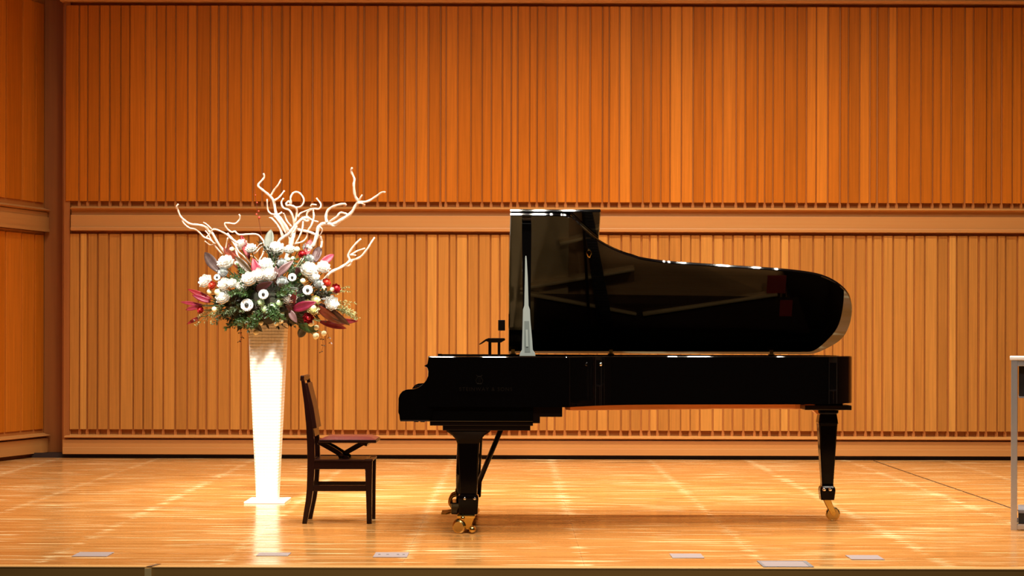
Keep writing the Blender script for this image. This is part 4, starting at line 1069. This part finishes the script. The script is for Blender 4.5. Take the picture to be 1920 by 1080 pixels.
branch('tall white branch forking high, left one of the middle branches', C4, 0.06, 0.02, [
    ([(500,960),(480,800),(380,660),(345,600),(320,470),(280,410),(210,350),(150,300),(150,270),(210,200),(205,150)], 2.8, 1.4),
    ([(285,405),(330,330),(370,280),(400,220)], 1.7, 1.1), ([(320,460),(380,420),(440,345)], 1.8, 1.1),
    ([(430,860),(370,740),(300,660),(270,650)], 1.9, 1.1), ([(460,830),(400,720),(340,640),(270,590),(250,540),(245,440)], 1.8, 1.1),
    ([(420,890),(390,780),(350,720),(300,650)], 1.5, 1.2), ([(410,590),(360,615),(280,605)], 1.5, 1.2), ([(490,800),(420,690),(360,620),(330,640)], 2.4, 1.6), ([(520,750),(470,690),(440,620),(430,600)], 1.4, 1.0)])
branch('curling white branch with a loop at its top, right one of the middle branches', C4, 0.0, -0.05, [
    ([(360,960),(430,870),(490,830),(550,750),(650,655),(720,660),(690,685),(640,660)], 2.6, 2.0),
    ([(550,740),(540,660),(500,570),(430,540),(405,480),(430,430)], 1.9, 1.2),
    ([(560,700),(580,600),(570,540),(510,510),(470,510),(460,490),(490,465),(515,490),(508,430),(530,380),(570,360),(620,380),(660,450),(630,520),(560,530),(500,505)], 1.7, 1.2),
    ([(550,770),(620,790),(720,810),(790,840),(840,860),(860,920),(850,990)], 2.2, 1.7), ([(510,980),(535,880),(560,780)], 3.4, 2.2),
    ([(690,650),(700,590),(760,550),(830,550),(850,500),(800,430)], 1.6, 1.2), ([(760,560),(770,640),(740,740),(700,800),(690,870),(640,920),(560,940)], 1.6, 1.4),
    ([(735,520),(750,500),(800,505)], 1.2, 1.0), ([(590,640),(620,600),(690,570),(740,550)], 1.4, 1.1), ([(650,690),(640,780),(600,880),(550,960)], 1.5, 1.3), ([(700,640),(760,680),(820,695)], 1.5, 1.0),
    ([(500,860),(550,800),(580,740)], 2.4, 1.6)])
branch('largest white branch reaching up to the right with a tall forked end', C5, -0.04, -0.10, [
    ([(10,748),(30,730),(60,650),(80,565),(130,535),(200,540),(260,510),(350,450),(390,385),(410,350),(385,300),(375,210),(380,160),(355,100),(360,65)], 3.4, 1.6),
    ([(410,358),(490,350),(560,310),(610,275),(640,272)], 2.0, 1.3), ([(415,345),(445,295)], 1.6, 1.2), ([(405,365),(440,365),(470,380)], 1.7, 1.0),
    ([(150,530),(140,480),(160,420),(220,385),(290,370),(312,380)], 2.4, 1.4), ([(170,520),(230,480),(260,445),(300,450),(335,465)], 1.7, 1.4), ([(180,540),(210,555),(280,505),(350,465)], 1.9, 1.6),
    ([(85,560),(110,590),(90,640)], 1.2, 0.8), ([(10,748),(-10,735),(-40,740)], 2.6, 2.0)])
branch('short white branch leaning low to the right with a forked end', C5, -0.10, -0.05, [
    ([(100,1030),(180,950),(270,905),(340,850),(328,800),(380,720),(435,665)], 2.8, 1.4),
    ([(350,850),(430,820),(490,750),(520,700),(550,655)], 2.0, 1.3), ([(345,805),(400,770),(470,745)], 1.5, 1.0), ([(350,800),(395,805)], 1.4, 0.9), ([(290,905),(345,885),(358,850)], 1.7, 1.4)])

# ------------------------------------------------------------------ metal stand at the right edge of the frame
DT = 11.24
tx, ang = X(1893.5, DT), math.radians(-14.5)
stand = bpy.data.objects.new('metal_stand', None); C.objects.link(stand); stand.location = (tx, DT, 0); stand.rotation_euler = (0, 0, ang)
tag(stand, 'tall aluminium framed stand with white top, cut off by the right edge', 'stand')
def sp_(name, mbo, m, bevel=0.002):
    o = bpy.data.objects.new(name, mbo.mesh(name, m, bevel=bevel)); C.objects.link(o); o.parent = stand; return o
zt = Z(666, DT)
sp_('top', MB().box(0.0, 0.9, 0.0, 0.45, zt-0.022, zt), M['white_top'], 0.006)
for yy in (0.004, 0.41):
    sp_('leg', MB().box(0.008, 0.044, yy, yy+0.036, 0.0, zt-0.022), M['alu'])
    sp_('leg', MB().box(0.856, 0.892, yy, yy+0.036, 0.0, zt-0.022), M['alu'])
    sp_('top_rail', MB().box(0.044, 0.856, yy+0.002, yy+0.034, zt-0.056, zt-0.022), M['alu'])
    sp_('bottom_rail', MB().box(0.044, 0.856, yy+0.002, yy+0.034, 0.006, 0.034), M['alu'])
for xx in (0.010, 0.858):
    sp_('cross_rail', MB().box(xx, xx+0.032, 0.04, 0.41, zt-0.056, zt-0.024), M['alu'])
    sp_('cross_rail', MB().box(xx, xx+0.032, 0.04, 0.41, 0.006, 0.034), M['alu'])
dk = thing('equipment_case', (0, 0, 0), 'black case hanging under the white top of the metal stand', 'case')
dk.location = (tx, DT, 0); dk.rotation_euler = (0, 0, ang)
def dkp(name, mbo, m, parent, bevel=0.003):
    o = bpy.data.objects.new(name, mbo.mesh(name, m, bevel=bevel)); C.objects.link(o); o.parent = parent; return o
dkp('body', MB().box(0.052, 0.84, 0.05, 0.40, zt-0.235, zt-0.058), M['black_box'], dk)
dkp('lid', MB().box(0.050, 0.842, 0.048, 0.402, zt-0.245, zt-0.235), M['grey_lid'], dk)
d2 = thing('floor_box', (0, 0, 0), 'dark box with a grey lid at the bottom of the metal stand', 'box')
d2.location = (tx, DT, 0); d2.rotation_euler = (0, 0, ang)
dkp('body', MB().box(0.052, 0.84, 0.045, 0.40, 0.036, 0.098), M['black_box'], d2)
dkp('lid', MB().box(0.050, 0.842, 0.042, 0.402, 0.098, 0.118), M['grey_lid'], d2)

for o in list(bpy.data.objects):
    if 'w' in o: del o['w']
    o.empty_display_size = 0.05 if o.type == 'EMPTY' else o.empty_display_size
